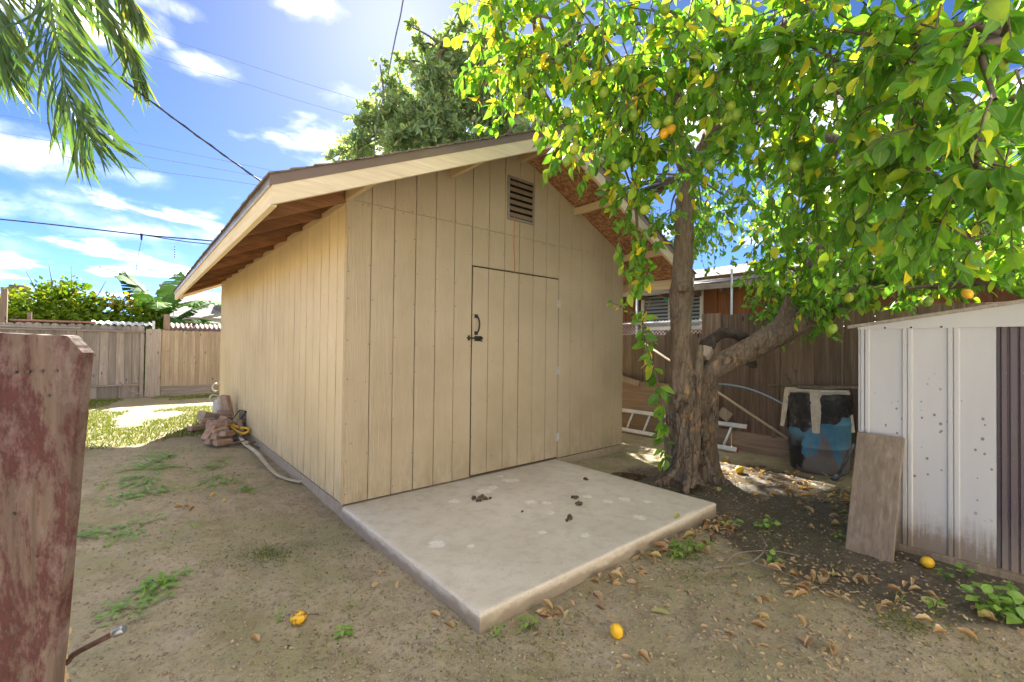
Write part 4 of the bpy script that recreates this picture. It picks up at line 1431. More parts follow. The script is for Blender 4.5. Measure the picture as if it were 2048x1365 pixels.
cf = thing('chain_link_fence', (FX + .25, .3, GZ), 'galvanised chain link fence showing above the brown board fence', 'fence')
CX = FX + .25
MB().tube([(CX, -2.2, 1.69), (CX, 3.0, 1.70)], .021, 8).build('top_rail', MAT['galv'], cf)
for (y, z1) in ((.92, 2.45), (-.68, 2.45), (2.6, 1.75), (-2.1, 1.75)):
    MB().tube([(CX + .03, y, GZ - .1), (CX + .03, y, z1)], .024 if z1 < 2 else .018, 8).build('post', MAT['galv'], cf)
mb = MB()
sp_ = .062
for k in range(-8, 78):
    y0 = -2.2 + k * sp_
    for s_ in (-1, 1):
        a = np.array((CX + .02 * 0 + s_ * .003, y0, 1.30)); b = np.array((CX + s_ * .003, y0 + s_ * .44, 1.74))
        mb.tube([a, b], .0026, 4, cap=False, smooth=False)
wm = mb.build('wire_mesh', MAT['galv'], cf)
wm['kind'] = 'stuff'

rh = thing('orange_lit_house', (8.0, 0, GZ), 'neighbour house with orange vertical siding, tinted as if sunlit, and weathered eave on the right', 'house')
HX = 7.25
MB().bb((HX + .03, -7, GZ - .1), (12, 7, 2.7)).build('wall_core', MAT['backing'], rh)
y = 7.0
while y > -7.0:
    wd = .30
    if 2.02 > y - wd and y > .72:
        MB().bb((HX, y - wd + .004, GZ - .1), (HX + .028, y - .004, 1.72), .003).build('wall_board', MAT['orange_lit_wood'], rh)
    else:
        MB().bb((HX, y - wd + .004, GZ - .1), (HX + .028, y - .004, 2.70), .003).build('wall_board', MAT['orange_lit_wood'], rh)
    y -= wd
wn = MB()
wy0, wy1, wz0, wz1 = .74, 2.0, 1.74, 2.42
for (a, b) in (((HX - .03, wy0 - .07, wz0 - .07), (HX + .028, wy0, wz1 + .07)), ((HX - .03, wy1, wz0 - .07), (HX + .028, wy1 + .07, wz1 + .07)),
               ((HX - .03, wy0, wz0 - .07), (HX + .028, wy1, wz0)), ((HX - .03, wy0, wz1), (HX + .028, wy1, wz1 + .07))):
    wn.bb(a, b, .006)
wno = wn.build('window', MAT['white_frame'], rh)
MB().bb((HX + .008, wy0, wz0), (HX + .014, wy1, wz1)).build('pane', MAT['window_glass'], wno)
for k in range(9):
    z = wz0 + .03 + k * .075
    MB().box((HX + .004, (wy0 + wy1) / 2, z), (.004, wy1 - wy0 - .01, .05), rotm(0, R(20))).build('blind_slat', MAT['blind'], wno)
MB().bb((HX + .000, 1.40, wz0), (HX + .010, 1.44, wz1), .003).build('mullion', MAT['white_frame'], wno)
MB().beam((HX - .005, 1.52, 2.33), (HX - .005, 1.36, 2.36), .02, .03).beam((HX - .005, 1.53, 2.345), (HX - .005, 1.46, 2.26), .02, .03).build('window_tape', MAT['teal_tape'], wno)
MB().bb((6.72, -7, 2.37), (6.76, 7, 2.475), .004).build('eave_fascia', MAT['neigh_trim'], rh)
MB().add([(6.74, -7, 2.45), (6.74, 7, 2.45), (10, 7, 3.3), (10, -7, 3.3), (6.70, -7, 2.49), (6.70, 7, 2.49), (10, 7, 3.36), (10, -7, 3.36)],
         [(0, 3, 2, 1), (4, 5, 6, 7), (0, 1, 5, 4), (1, 2, 6, 5), (2, 3, 7, 6), (3, 0, 4, 7)]).build('roof', MAT['neigh_roof'], rh)
for y in np.arange(-6.6, 6.8, .61):
    MB().bb((6.765, y - .02, 2.32), (HX - .002, y + .02, 2.42)).build('rafter_tail', MAT['fence_dark'], rh)

# ------------------------------------------------------------------ clutter along the right fence
o = MB().bb((FX - .075, -.28, GZ), (FX - .045, 1.75, .735), .003).build('plywood_sheet', MAT['ply'])
tag(o, 'brown plywood sheet standing behind the ladder against the fence', 'plywood')
lad = thing('ladder', (4.93, .3, GZ), 'aluminium ladder lying on its side along the fence foot', 'ladder')
ra0, ra1 = np.array((4.82, 2.1, GZ + .055)), np.array((4.80, -1.0, GZ + .045))
rb0, rb1 = np.array((4.985, 2.1, .235)), np.array((4.965, -1.06, .245))
for (a, b) in ((ra0, ra1), (rb0, rb1)):
    rail = MB().beam(a, b, .028, .06, .004, up=(rb0 - ra0)).build('rail', MAT['alu'], lad)
    MB().beam(b, b + (0, -.014, 0), .030, .052, .003, up=(rb0 - ra0)).build('end_cap', MAT['wax_red'], rail)
for k in range(10):
    u = .04 + k * .1
    a = ra0 + (ra1 - ra0) * u; b = rb0 + (rb1 - rb0) * (u + .0)
    MB().tube([a + (b - a) * .1, b - (b - a) * .1], .017, 10).build('rung', MAT['alu'], lad)
o = MB().tube([(4.995, .52, 1.345), (4.94, -1.55, .175)], .0165, 10).build('wooden_pole', MAT['pole_wood'])
tag(o, 'long pale wooden pole slanting down the fence to the drum', 'pole')
o = MB().tube(smooth_path([(4.99, -.35, .78), (4.985, -.75, .79), (4.985, -1.1, .745), (4.98, -1.45, .61), (4.99, -1.75, .42)], 8), .011, 8).build('garden_hose', MAT['blue_hose'])
tag(o, 'pale blue hose arching along the fence behind the drum', 'hose')
for (a, b, wd, th, lb) in (((4.985, 1.12, .80), (5.0, .62, .70), .03, .09, 'short pale lumber offcut resting on top of the plywood sheet'),
                           ((4.97, -.62, GZ + .3), (5.03, -.60, .62), .10, .03, 'upright plank offcut between lemon tree trunk and fence'),
                           ((4.96, -.70, .42), (4.99, -.83, .33), .03, .14, 'broken board end behind the ladder tip')):
    o = MB().beam(a, b, wd, th, .004).build('wood_offcut', MAT['cut_wood'])
    tag(o, lb, 'lumber', 'wood offcuts by the fence')

# drum
BX, BY = 4.76, -1.93
dr = thing('plastic_drum', (BX, BY, GZ), 'blue plastic drum stained with mud and black oil', 'drum')
z0 = GZ - .01
prof = [(.0, 0), (.255, 0), (.275, .02), (.283, .06), (.292, .2), (.300, .285), (.306, .29), (.306, .305), (.300, .31), (.300, .36), (.302, .55), (.306, .56), (.306, .575), (.30, .58), (.292, .68), (.28, .80), (.265, .86), (.27, .89), (.255, .89), (.25, .84), (0, .80)]
MB().lathe(prof, 40, (BX, BY, z0)).build('body', MAT['drum_blue'], dr)
# bag folded over the rim
V = []; F = []
nn, mm = 64, 9
for j in range(mm):
    for k in range(nn):
        a = 2 * math.pi * k / nn
        da = math.atan2(math.sin(a - 2.1), math.cos(a - 2.1))
        low = .30 + .30 * math.exp(-da * da / 1.6) * 0 + .12 * math.cos(a - 2.3) + .02 * math.sin(7 * a) + .015 * math.sin(13 * a + 1)
        zt = .895 - low * j / (mm - 1)
        wob_ = .006 * math.sin(9 * a + j * 2) + .008 * math.sin(17 * a - j * 1.3) * (j / mm) + .004 * math.sin(31 * a + j)
        rr = .292 + .018 * min(1, j / 2) + wob_
        V.append((BX + rr * math.cos(a), BY + rr * math.sin(a), z0 + zt + .008 * math.sin(5 * a + j)))
for j in range(mm - 1):
    for k in range(nn):
        k2 = (k + 1) % nn
        F.append((j * nn + k, (j + 1) * nn + k, (j + 1) * nn + k2, j * nn + k2))
o = MB().add(V, F, True).build('trash_bag', MAT['bag_black'])
tag(o, 'black plastic bag folded over the rim of the blue drum', 'bag')
# little plastic table set over it
tb = thing('plastic_table', (BX - .02, BY, .80), 'small cream plastic table standing over the blue drum', 'table')
tz = z0 + .925
ang0 = math.atan2(-.26, -.965)
hs = .325
TC = np.array((BX - .03, BY + .02))
cor = [TC + hs * np.array((math.cos(ang0 + k * math.pi / 2), math.sin(ang0 + k * math.pi / 2))) for k in range(4)]
poly = []
for k in range(4):
    c0 = cor[k]; pv = cor[k - 1]; nx_ = cor[(k + 1) % 4]
    poly += [tuple(c0 + (pv - c0) * .12), tuple(c0 + (pv - c0) * .03 + (nx_ - c0) * .03), tuple(c0 + (nx_ - c0) * .12)]
MB().prism(poly, tz - .008, tz + .012, 2).build('table_top', MAT['white_plastic'], tb)
for k in range(4):
    a, b = cor[k], cor[(k + 1) % 4]
    a2 = a + (b - a) * .08; b2 = b + (a - b) * .08
    inw = (TC - (a + b) / 2); inw = inw / np.linalg.norm(inw) * .012
    n = 14; V = []; F = []
    for i in range(n + 1):
        u = i / n; p = a2 + (b2 - a2) * u + inw
        dep = .045 + .06 * (abs(2 * u - 1) ** 6)
        for (off, zz) in ((0, tz - .009), (0, tz - .009 - dep), (1, tz - .009 - dep), (1, tz - .009)):
            q = p + inw * .6 * off
            V.append((q[0], q[1], zz))
    for i in range(n):
        for q in range(4):
            F.append((4 * i + q, 4 * i + (q + 1) % 4, 4 * i + 4 + (q + 1) % 4, 4 * i + 4 + q))
    F += [(3, 2, 1, 0), (4 * n, 4 * n + 1, 4 * n + 2, 4 * n + 3)]
    MB().add(V, F).build('apron', MAT['white_plastic'], tb)
    # L-section leg, splayed
    c0 = cor[k]; e1 = cor[k - 1] - c0; e2 = cor[(k + 1) % 4] - c0
    e1 = e1 / np.linalg.norm(e1); e2 = e2 / np.linalg.norm(e2)
    outw = (c0 - TC) / np.linalg.norm(c0 - TC)
    mb = MB()
    for e in (e1, e2):
        V = []
        for (zz, sp2, wd2) in ((tz - .009, 0.0, .085), (tz - .45, .045, .048)):
            for (uu, tt) in ((0, 0), (wd2, 0), (wd2, .009), (0, .009)):
                q = c0 + outw * (sp2 - .012) + e * uu - outw * tt
                V.append((q[0], q[1], zz))
        mb.add(V, [(0, 1, 2, 3), (7, 6, 5, 4), (0, 4, 5, 1), (1, 5, 6, 2), (2, 6, 7, 3), (3, 7, 4, 0)])
    mb.build('leg', MAT['white_plastic'], tb)
for (a, b, wd, lb) in (((4.47, -1.50, tz + .03), (4.86, -2.32, tz + .05), .03, 'longest dark stick lying across the little plastic table'),
                       ((4.72, -1.66, tz + .03), (4.82, -1.55, tz + .16), .02, 'short stick poking up from the plastic table'),
                       ((4.78, -1.72, tz + .03), (4.92, -1.60, tz + .26), .016, 'thin dark branch rising behind the plastic table')):
    a = np.array(a); b = np.array(b)
    o = MB().tube(smooth_path([a, (a + b) / 2 + (.01, 0, .015), b], 5), [wd * .5] * 6 + [wd * .35] * 5, 6).build('stick', MAT['twig_bark'])
    tag(o, lb, 'stick')
o = MB().beam((4.60, -1.75, tz + .033), (4.90, -2.28, tz + .048), .16, .022, .003).build('board_scrap', MAT['fence_dark'])
tag(o, 'flat dark board scrap lying on the plastic table', 'board')
o = MB().tube([(4.52, -2.315, .30), (4.40, -2.20, GZ + .06)], .016, 8).tube([(4.40, -2.20, GZ + .06), (4.36, -2.165, GZ + .0)], .03, 8).build('tool_handle', MAT['shovel'])
tag(o, 'dark grey tool handle leaning between drum and white shed', 'tool')

# ------------------------------------------------------------------ gate board right in front of the camera
gate = thing('gate_picket', tuple(at(60, 1365, .78)[:2]) + (GZ,), 'close weathered gate picket with peeling dark red paint at the left edge', 'picket')
pts = [at(-110, 661, .76), at(135, 672, .75), at(165, 706, .75), at(106, 1365, .75)]
dn = pts[3] - pts[2]
k = (pts[3][2] - GZ) / (-dn[2])
lowr = pts[3] + dn * k
lowl = lowr + (pts[0] - pts[1]) * 1.05
# uneven sawn top edge and right edge
front = [lowl, lowr]
for u in np.linspace(0, 1, 26)[1:]:
    q = lowr + (pts[2] - lowr) * u
    front.append(q + CR * random.uniform(-.0007, .0007))
for u in np.linspace(0, 1, 8)[1:]:
    front.append(pts[2] + (pts[1] - pts[2]) * u + CU * random.uniform(-.0006, .0006))
for u in np.linspace(0, 1, 16)[1:]:
    front.append(pts[1] + (pts[0] - pts[1]) * u + CU * random.uniform(-.0009, .0009))
thick = (_F * .9 + CR * .16) * .019
mb = MB()
n = len(front)
bev = .0012
cen = sum(front) / n
V = [p + (cen - p) / np.linalg.norm(cen - p) * bev - thick * .06 for p in front] + front + [p + thick for p in front]
F = [tuple(range(n))]
for s0 in (0, n):
    for i in range(n):
        j = (i + 1) % n
        F.append((s0 + i, s0 + n + i, s0 + n + j, s0 + j))
F.append(tuple(range(3 * n - 1, 2 * n - 1, -1)))
mb.add(V, F).build('board', MAT['red_board'], gate)
# splintered rail end behind it
mb = MB()
for k in range(9):
    u = k / 8
    a = at(40, 1285 + 14 * k, .80); b = at(118 + random.uniform(0, 16) - 3 * u * 4, 1270 + 13 * k, .80)
    mb.beam(a, b, .03, .0115 + random.uniform(-.001, .001), .001)
mb.build('broken_rail', MAT['raw_wood'], gate)
rd = MB().tube(smooth_path([at(60, 1372, .84), at(128, 1330, .83), at(150, 1308, .83), at(205, 1279, .83), at(240, 1262, .83)], 6), .0052, 10).build('rod', MAT['rust'], gate)
MB().tube([at(228, 1268, .83), at(232, 1266, .83), at(246, 1259, .83), at(249, 1257.5, .83)], [.0072, .0082, .0082, .006], 12).build('rod_cap', MAT['steel'], rd)
mb = MB()
for (x_, y_) in ((55, 744), (82, 743), (111, 742), (146, 726), (95, 792), (28, 745), (24, 1030), (70, 1115)):
    q = at(x_, y_, .748)
    mb.tube([q + _F * .004, q - _F * .0006], .0026, 8)
mb.build('nail_holes', MAT['nail'], gate)['kind'] = 'stuff'

# ------------------------------------------------------------------ pile beside the left wall
def stone(px_, py_, d, rx, ry, rz, label, size=(.20, .10, .065), mat='brick', group='paver bricks in the heap by the left wall'):
    q = at(px_, py_, d)
    mb = MB().box((0, 0, 0), np.array(size) * random.uniform(.94, 1.05), None, .0035)
    o = mb.build('paver_brick', MAT[mat])
    o.matrix_basis = Matrix.Translation(q) @ Matrix.Rotation(rz, 4, 'Z') @ Matrix.Rotation(ry, 4, 'Y') @ Matrix.Rotation(rx, 4, 'X')
    return tag(o, label, 'brick', group)


heap = 'rough brown paver brick in the heap beside the tan shed wall'
for a in ((428, 881, 5.95, 0, 0, .5), (446, 884, 5.9, 0, 0, .3), (440, 872, 5.98, .05, 0, .6), (425, 873, 6.1, .1, 0, .2), (440, 862, 6.05, .15, -.1, .4), (437, 851, 6.15, .1, .1, .1), (455, 867, 6.0, 0, .1, .8),
          (414, 842, 6.5, 0, 0, .3), (428, 845, 6.45, .1, .1, .9), (445, 845, 6.35, .2, 0, .2), (452, 838, 6.5, .3, .2, 1.1), (435, 858, 6.3, 0, 0, 0), (448, 875, 6.1, 0, 0, 0), (462, 848, 6.4, .2, .3, .5), (430, 850, 6.5, 0, 0, .4), (444, 860, 6.3, 0, .1, .9)):
    stone(*a, heap)
stone(418, 867, 6.0, .2, -.9, .6, 'paver brick tilted on end at the front of the heap')
stone(393, 856, 6.9, 0, 0, .4, 'lone paver brick lying left of the heap')
stone(417, 834, 6.75, .1, .3, .5, 'pale topped rock at the back of the brick heap', (.24, .16, .13), 'cut_wood')
stone(454, 812, 7.0, 0, 1.35, .35, 'flat paver standing upright against the shed wall behind the heap', (.32, .17, .06), 'brick')
stone(449, 832, 6.9, .2, .2, .2, 'rounded brown block under the upright paver', (.2, .14, .13), 'brick')

jug = thing('plastic_jug', tuple(at(438, 826, 7.3)), 'dirty white plastic jug behind the brick heap', 'jug')
q = at(438, 830, 7.3)
MB().lathe([(.0, 0), (.085, 0), (.095, .02), (.095, .17), (.07, .235), (.03, .26), (.03, .30), (0, .30)], 14, q).build('body', MAT['jug_plastic'], jug)
MB().tube(smooth_path([q + (-.06, 0, .2), q + (-.13, 0, .26), q + (-.1, 0, .33), q + (0, 0, .31)], 5), .012, 6).build('handle', MAT['jug_plastic'], jug)
o = MB().tube(smooth_path([(-.01, 6.45, .50), (-.09, 6.40, .52), (-.13, 6.38, .45), (-.09, 6.38, .38), (-.02, 6.42, .40)], 6), .016, 8).build('pipe_hook', MAT['pvc'])
tag(o, 'curved cream pipe sticking out of the far end of the shed wall', 'pipe')

bk = thing('wire_basket', (-.12, 3.95, GZ), 'black wire basket leaning on the tan shed wall', 'basket')
b0 = np.array((-.02, 3.86, GZ + .04)); eu = np.array((-.03, .30, .0)); ev = np.array((.012, .02, .34)); en = np.array((-.20, 0, .04))
mb = MB()
for k in range(7):
    u = k / 6
    mb.tube([b0 + eu * u, b0 + eu * u + ev], .004, 5)
    mb.tube([b0 + eu * u, b0 + eu * u + en], .004, 5)
    mb.tube([b0 + ev * u, b0 + eu + ev * u], .004, 5)
mb.build('grid', MAT['black_iron'], bk)
MB().tube([b0 + ev * 1.02, b0 + ev + eu, b0 + eu + en, b0 + en, b0 + ev], .008, 6).build('rim', MAT['black_iron'], bk)
o = MB().tube(smooth_path([(-.22, 3.95, .13), (-.15, 3.75, .05), (-.1, 3.55, .035), (-.04, 3.52, .06), (-.03, 3.62, .085), (-.1, 3.75, .085), (-.17, 3.88, .11), (-.2, 4.05, .09)], 8), .019, 8).build('yellow_hose', MAT['yellow_hose'])
tag(o, 'short loop of bright yellow hose on the brick heap', 'hose')
o = MB().prism([(3.62, .0), (4.0, .01), (3.84, .19)], -.12, -.07, 0).build('dark_panel', MAT['brick_dark'])
tag(o, 'dark pointed tile leaning behind the yellow hose', 'tile')
for (a, b, r_, lb) in (((-.38, 4.2, .17), (-.10, 3.35, -.03), .022, 'dark broken branch lying across the brick heap'), ((-.30, 3.75, .02), (-.05, 3.3, -.05), .014, 'thin stick at the foot of the wire basket'),
                       ((-.28, 3.35, -.05), (-.02, 3.15, -.03), .018, 'short wooden stub beside the heap end'), ((-.2, 3.5, -.04), (-.02, 2.9, -.06), .012, 'slim grey stick along the shed footing')):
    a = np.array(a); b = np.array(b)
    o = MB().tube(smooth_path([a, (a + b) / 2 + (.015, .01, .02), b], 5), np.linspace(r_, r_ * .6, 11), 6).build('stick', MAT['twig_bark'])
    tag(o, lb, 'stick')
o = MB().box((0, 0, 0), (.13, .05, .045), None, .004).build('wood_block', MAT['cut_wood'])
o.matrix_basis = Matrix.Translation((-.10, 3.12, -.02)) @ Matrix.Rotation(.9, 4, 'Z') @ Matrix.Rotation(.3, 4, 'Y')
tag(o, 'small brown wood block beside the wall end of the pale strip', 'wood block')
# bent flat strip lying along the wall
sp3 = smooth_path([(-.13, 3.72, .03), (-.14, 3.2, -.03), (-.11, 2.6, -.05), (-.12, 2.1, -.062), (-.13, 1.6, -.066), (-.09, 1.3, -.066), (-.01, 1.08, -.062)], 8)
V = []; F = []
for i, q in enumerate(sp3):
    tw = .35 * math.sin(i * .15)
    wd = .022
    for (sx, dz) in ((-wd, -.002), (wd, -.002 + tw * .02), (wd, .002 + tw * .02), (-wd, .002)):
        V.append((q[0] + sx, q[1], q[2] + dz))
for i in range(len(sp3) - 1):
    for q in range(4):
        F.append((4 * i + q, 4 * i + 4 + q, 4 * i + 4 + (q + 1) % 4, 4 * i + (q + 1) % 4))
F += [(0, 1, 2, 3), tuple(4 * (len(sp3) - 1) + q for q in (3, 2, 1, 0))]
o = MB().add(V, F).build('trim_strip', MAT['pvc'])
tag(o, 'long bent cream strip lying along the foot of the shed wall', 'strip')

# ------------------------------------------------------------------ overhead wires
def wire(pts, r, label, mat='cable', sag=0.0):
    P = np.array(pts, float)
    if len(P) == 2:
        u = np.linspace(0, 1, 24)[:, None]
        Q = P[0] + (P[1] - P[0]) * u
        Q[:, 2] -= sag * 4 * (u * (1 - u))[:, 0]
    else:
        Q = smooth_path(P, 10)
    o = MB().tube(Q, r, 5).build('overhead_wire', MAT[mat])
    return tag(o, label, 'wire')


A = at(-150, -160, 4.6); B = np.array((.42, 2.1, 2.78))
u = np.linspace(0, 1, 60)[:, None]
Q = A + (B - A) * u; Q[:, 2] -= .10 * 4 * (u * (1 - u))[:, 0]
mb = MB().tube(Q, .0105, 6)
pe = np.stack([np.cos(np.linspace(0, 90, 300)), np.sin(np.linspace(0, 90, 300)), np.zeros(300)], 1) * .011
uu = np.linspace(0, 1, 300)[:, None]
Q2 = A + (B - A) * uu; Q2[:, 2] -= .10 * 4 * (uu * (1 - uu))[:, 0]
mb.tube(Q2 + pe * 1.2, .0065, 4)
tag(mb.build('overhead_wire', MAT['cable']), 'thick twisted black cable from the palm down to the shed roof', 'wire')
wire([(1.28, 2.6, 3.1), at(752, 270, 5.6), at(770, 180, 4.9), at(790, 80, 4.2), at(803, 20, 3.8), at(812, -60, 3.4), at(830, -400, 2.6), at(840, -900, 2.2)], .0065, 'grey cable rising steeply from the shed roof towards the sun', 'cable_grey')
far = lambda x, y: at(x, y, 24)
wire([far(-500, 150), far(0, 230), far(250, 282), far(560, 345), far(900, 420)], .011, 'upper thin line of the low group left of the roof', 'cable_grey')
wire([far(-500, 175), far(0, 265), far(280, 312), far(525, 355), far(900, 430)], .011, 'middle thin line of the low group left of the roof', 'cable_grey')
wire([far(-500, 205), far(0, 292), far(300, 341), far(510, 370), far(900, 440)], .013, 'lowest thin line of the low group left of the roof', 'cable_grey')
wire([far(-300, -140), far(270, 55), far(480, 125), far(720, 200), far(1200, 330)], .010, 'faint high line crossing the open blue sky', 'cable_grey')
wire([far(-300, -80), far(300, 112), far(480, 165), far(690, 228), far(1200, 360)], .010, 'faint lower line through the small cloud', 'cable_grey')
f2 = lambda x, y: at(x, y, 17)
wire([f2(-500, 395), f2(0, 439), f2(285, 470), f2(420, 482), f2(800, 515)], .026, 'dark service line with a hanging drop above the banana plant')
wire([f2(285, 470), f2(360, 482), f2(420, 489), f2(800, 530)], .018, 'second strand leaving the service line clamp')
wire([f2(285, 470), f2(282, 485), f2(276, 515), f2(271, 552)], .010, 'short drop wire hanging from the service line', 'cable_grey')
q = f2(283, 474)
o = MB().tube([q + (0, 0, .12), q + (0, 0, -.12)], [.05, .03], 6).build('line_clamp', MAT['cable'])
tag(o, 'small dark clamp on the service line above the banana plant', 'clamp')
# ------------------------------------------------------------------ lemon tree
def strand(rows, n=6):
    rows = np.array([list(at(a, b, d)) + [r] for a, b, d, r in rows])
    q = smooth_path(rows, n)
    return q[:, :3], q[:, 3]


lt = thing('lemon_tree', tuple(at(1380, 968, 4.6)[:2]) + (GZ,), 'old gnarled lemon tree with green fruit spreading over the white shed', 'tree')
sA = strand([(1374, 990, 4.50, .15), (1372, 930, 4.54, .115), (1369, 880, 4.58, .088), (1368, 830, 4.6, .085), (1364, 785, 4.6, .115), (1361, 720, 4.6, .105), (1362, 640, 4.6, .103), (1363, 590, 4.6, .122), (1364, 560, 4.6, .104), (1367, 500, 4.6, .098), (1371, 410, 4.58, .092), (1378, 345, 4.55, .085)])
sB = strand([(1410, 990, 4.6, .14), (1409, 930, 4.62, .10), (1408, 870, 4.64, .085), (1404, 810, 4.64, .082), (1412, 757, 4.62, .095), (1446, 728, 4.57, .112), (1510, 694, 4.5, .118), (1565, 662, 4.45, .125), (1620, 638, 4.35, .108), (1720, 587, 4.0, .09), (1850, 515, 3.6, .075), (2000, 445, 3.2, .06), (2180, 370, 2.9, .045)])
sC = strand([(1346, 990, 4.7, .13), (1342, 900, 4.74, .085), (1344, 830, 4.74, .06), (1347, 770, 4.72, .04), (1348, 748, 4.7, .02)])
sE = strand([(1391, 990, 4.46, .09), (1390, 900, 4.5, .05), (1391, 830, 4.5, .05), (1396, 770, 4.5, .048), (1399, 720, 4.52, .045), (1400, 690, 4.55, .03)])
sF = strand([(1428, 990, 4.68, .12), (1424, 910, 4.7, .075), (1425, 840, 4.68, .066), (1422, 780, 4.64, .06), (1428, 745, 4.6, .05)])
sU = strand([(1560, 662, 4.45, .09), (1585, 605, 4.4, .078), (1615, 545, 4.35, .07), (1660, 485, 4.2, .06), (1725, 420, 3.9, .05), (1800, 330, 3.4, .035)])
sT1 = strand([(1378, 350, 4.55, .08), (1352, 295, 4.4, .066), (1325, 240, 4.2, .055), (1290, 195, 3.8, .05), (1230, 150, 3.3, .035), (1140, 115, 2.95, .022), (1050, 130, 2.8, .012)])
sT2 = strand([(1380, 350, 4.55, .08), (1410, 290, 4.4, .072), (1440, 225, 4.1, .066), (1495, 170, 3.6, .062), (1580, 150, 3.1, .048), (1680, 185, 2.6, .034), (1800, 215, 2.2, .022), (1920, 250, 1.8, .012)])
sT3 = strand([(1420, 265, 4.3, .07), (1470, 240, 4.0, .06), (1540, 235, 3.7, .05), (1620, 260, 3.3, .04), (1720, 300, 2.8, .03), (1830, 330, 2.3, .02)])
sT4 = strand([(1360, 310, 4.4, .06), (1355, 200, 4.0, .045), (1370, 90, 3.4, .035), (1400, -40, 2.9, .025), (1430, -200, 2.5, .015)])
sT5 = strand([(1450, 210, 4.0, .05), (1560, 60, 3.2, .04), (1700, -40, 2.6, .03), (1850, -60, 2.1, .02)])
sL1 = strand([(1850, 515, 3.6, .07), (1900, 430, 3.2, .055), (1940, 330, 2.6, .04), (1980, 200, 2.0, .025), (2010, 80, 1.6, .015)])
sL2 = strand([(1725, 585, 4.0, .06), (1790, 560, 3.6, .045), (1880, 570, 3.2, .035), (2000, 560, 2.8, .02)])
mb = MB()
for (P_, r_) in (sA, sB, sC, sE, sF, sU):
    mb.tube(P_, r_, 14)
for (P_, r_) in (sT1, sT2):
    mb.tube(P_[:20], r_[:20], 12)
# root flare
for (a, b, c, r0) in (((1365, 945, 4.55), (1335, 962, 4.5), (1296, 970, 4.45), .085), ((1350, 950, 4.6), (1322, 958, 4.7), (1300, 958, 4.85), .07), ((1385, 950, 4.45), (1378, 972, 4.28), (1372, 985, 4.2), .07), ((1395, 952, 4.45), (1412, 972, 4.3), (1438, 980, 4.22), .05),
                      ((1415, 945, 4.6), (1432, 962, 4.6), (1462, 972, 4.55), .085), ((1385, 952, 4.5), (1398, 966, 4.35), (1408, 976, 4.25), .05), ((1415, 950, 4.7), (1445, 950, 4.9), (1470, 948, 5.1), .06)):
    mb.tube(smooth_path([at(*a), at(*b), at(*c)], 6), np.linspace(r0, r0 * .25, 13), 10)
# knots
for (a, r0) in (((1366, 576, 4.47), .085), ((1362, 795, 4.48), .075), ((1370, 820, 4.46), .06), ((1352, 640, 4.5), .05), ((1408, 905, 4.52), .06), ((1400, 850, 4.5), .055), ((1455, 722, 4.44), .07), ((1390, 745, 4.5), .06)):
    q = at(*a)
    mb.tube([q + (-.07, 0, -.04), q + (-.02, 0, 0), q + (.03, 0, .01), q + (.07, 0, -.03)], [.01, r0 * .72, r0 * .66, .01], 10)
tmp = bpy.data.objects.new('trunk_raw', mb.mesh('trunk_raw', None))
col.objects.link(tmp)
md = tmp.modifiers.new('remesh', 'REMESH')
md.mode = 'VOXEL'; md.voxel_size = .0125
sm2 = tmp.modifiers.new('smooth', 'SMOOTH'); sm2.factor = .5; sm2.iterations = 3
dg = bpy.context.evaluated_depsgraph_get()
tm = bpy.data.meshes.new_from_object(tmp.evaluated_get(dg))
bpy.data.objects.remove(tmp, do_unlink=True)
nv = len(tm.vertices)
co = np.zeros(nv * 3, np.float32); tm.vertices.foreach_get('co', co); co = co.reshape(-1, 3)
nr = np.zeros(nv * 3, np.float32); tm.vertices.foreach_get('normal', nr); nr = nr.reshape(-1, 3)
base = at(1385, 968, 4.6)
angp = np.arctan2(co[:, 1] - base[1], co[:, 0] - base[0])
low = np.clip(1 - (co[:, 2] + .1) / 1.5, 0, 1)
rid = np.abs(fbm(np.stack([np.cos(angp) * 3.4 + co[:, 2] * .5, np.sin(angp) * 3.4, co[:, 2] * 1.1], 1), 4) - .5) * 2
det = fbm(co * np.array((22, 22, 6)), 4) - .5
amp = np.where(co[:, 2] < 1.25, 1.0, .35)
co = co + nr * ((-.035 + .13 * rid) * low[:, None].ravel() * amp + det * .034 * (.35 + low))[:, None]
tm.vertices.foreach_set('co', co.astype(np.float32).ravel())
tm.polygons.foreach_set('use_smooth', np.ones(len(tm.polygons), bool))
tm.materials.clear(); tm.materials.append(MAT['bark'])
tm.update()
tr = link(bpy.data.objects.new('trunk', tm), lt)
for (P_, r_) in (sT1, sT2):
    MB().tube(P_[16:], r_[16:], 8).build('branch', MAT['bark'], lt)
for (P_, r_) in (sT3, sT4, sT5, sL1, sL2):
    MB().tube(P_, r_, 8).build('branch', MAT['bark'], lt)
# hollow charred stump of a lost limb, and a sawn block wedged in the fork
mb = MB()
q = smooth_path([at(1402, 735, 4.78), at(1410, 690, 4.85), at(1440, 668, 4.9), at(1480, 672, 4.9), at(1500, 700, 4.85), at(1500, 730, 4.8)], 6)
mb.tube(q, .062 + .012 * np.sin(np.arange(len(q)) * 1.1), 9)
o = mb.mesh('dead_stump', MAT['char_bark'])
cs = np.array([v.co for v in o.vertices])
cs = cs + (fbm(cs * 9, 3) - .5)[:, None] * .12
o.vertices.foreach_set('co', cs.astype(np.float32).ravel())
link(bpy.data.objects.new('dead_stump', o), lt)
q = at(1412, 706, 4.55)
o = MB().box((0, 0, 0), (.10, .10, .12), None, .012).build('sawn_stub', MAT['cut_wood'], lt)
o.matrix_basis = Matrix.Translation(q) @ Matrix.Rotation(.25, 4, 'Z') @ Matrix.Rotation(.6, 4, 'Y') @ Matrix.Rotation(.3, 4, 'X')

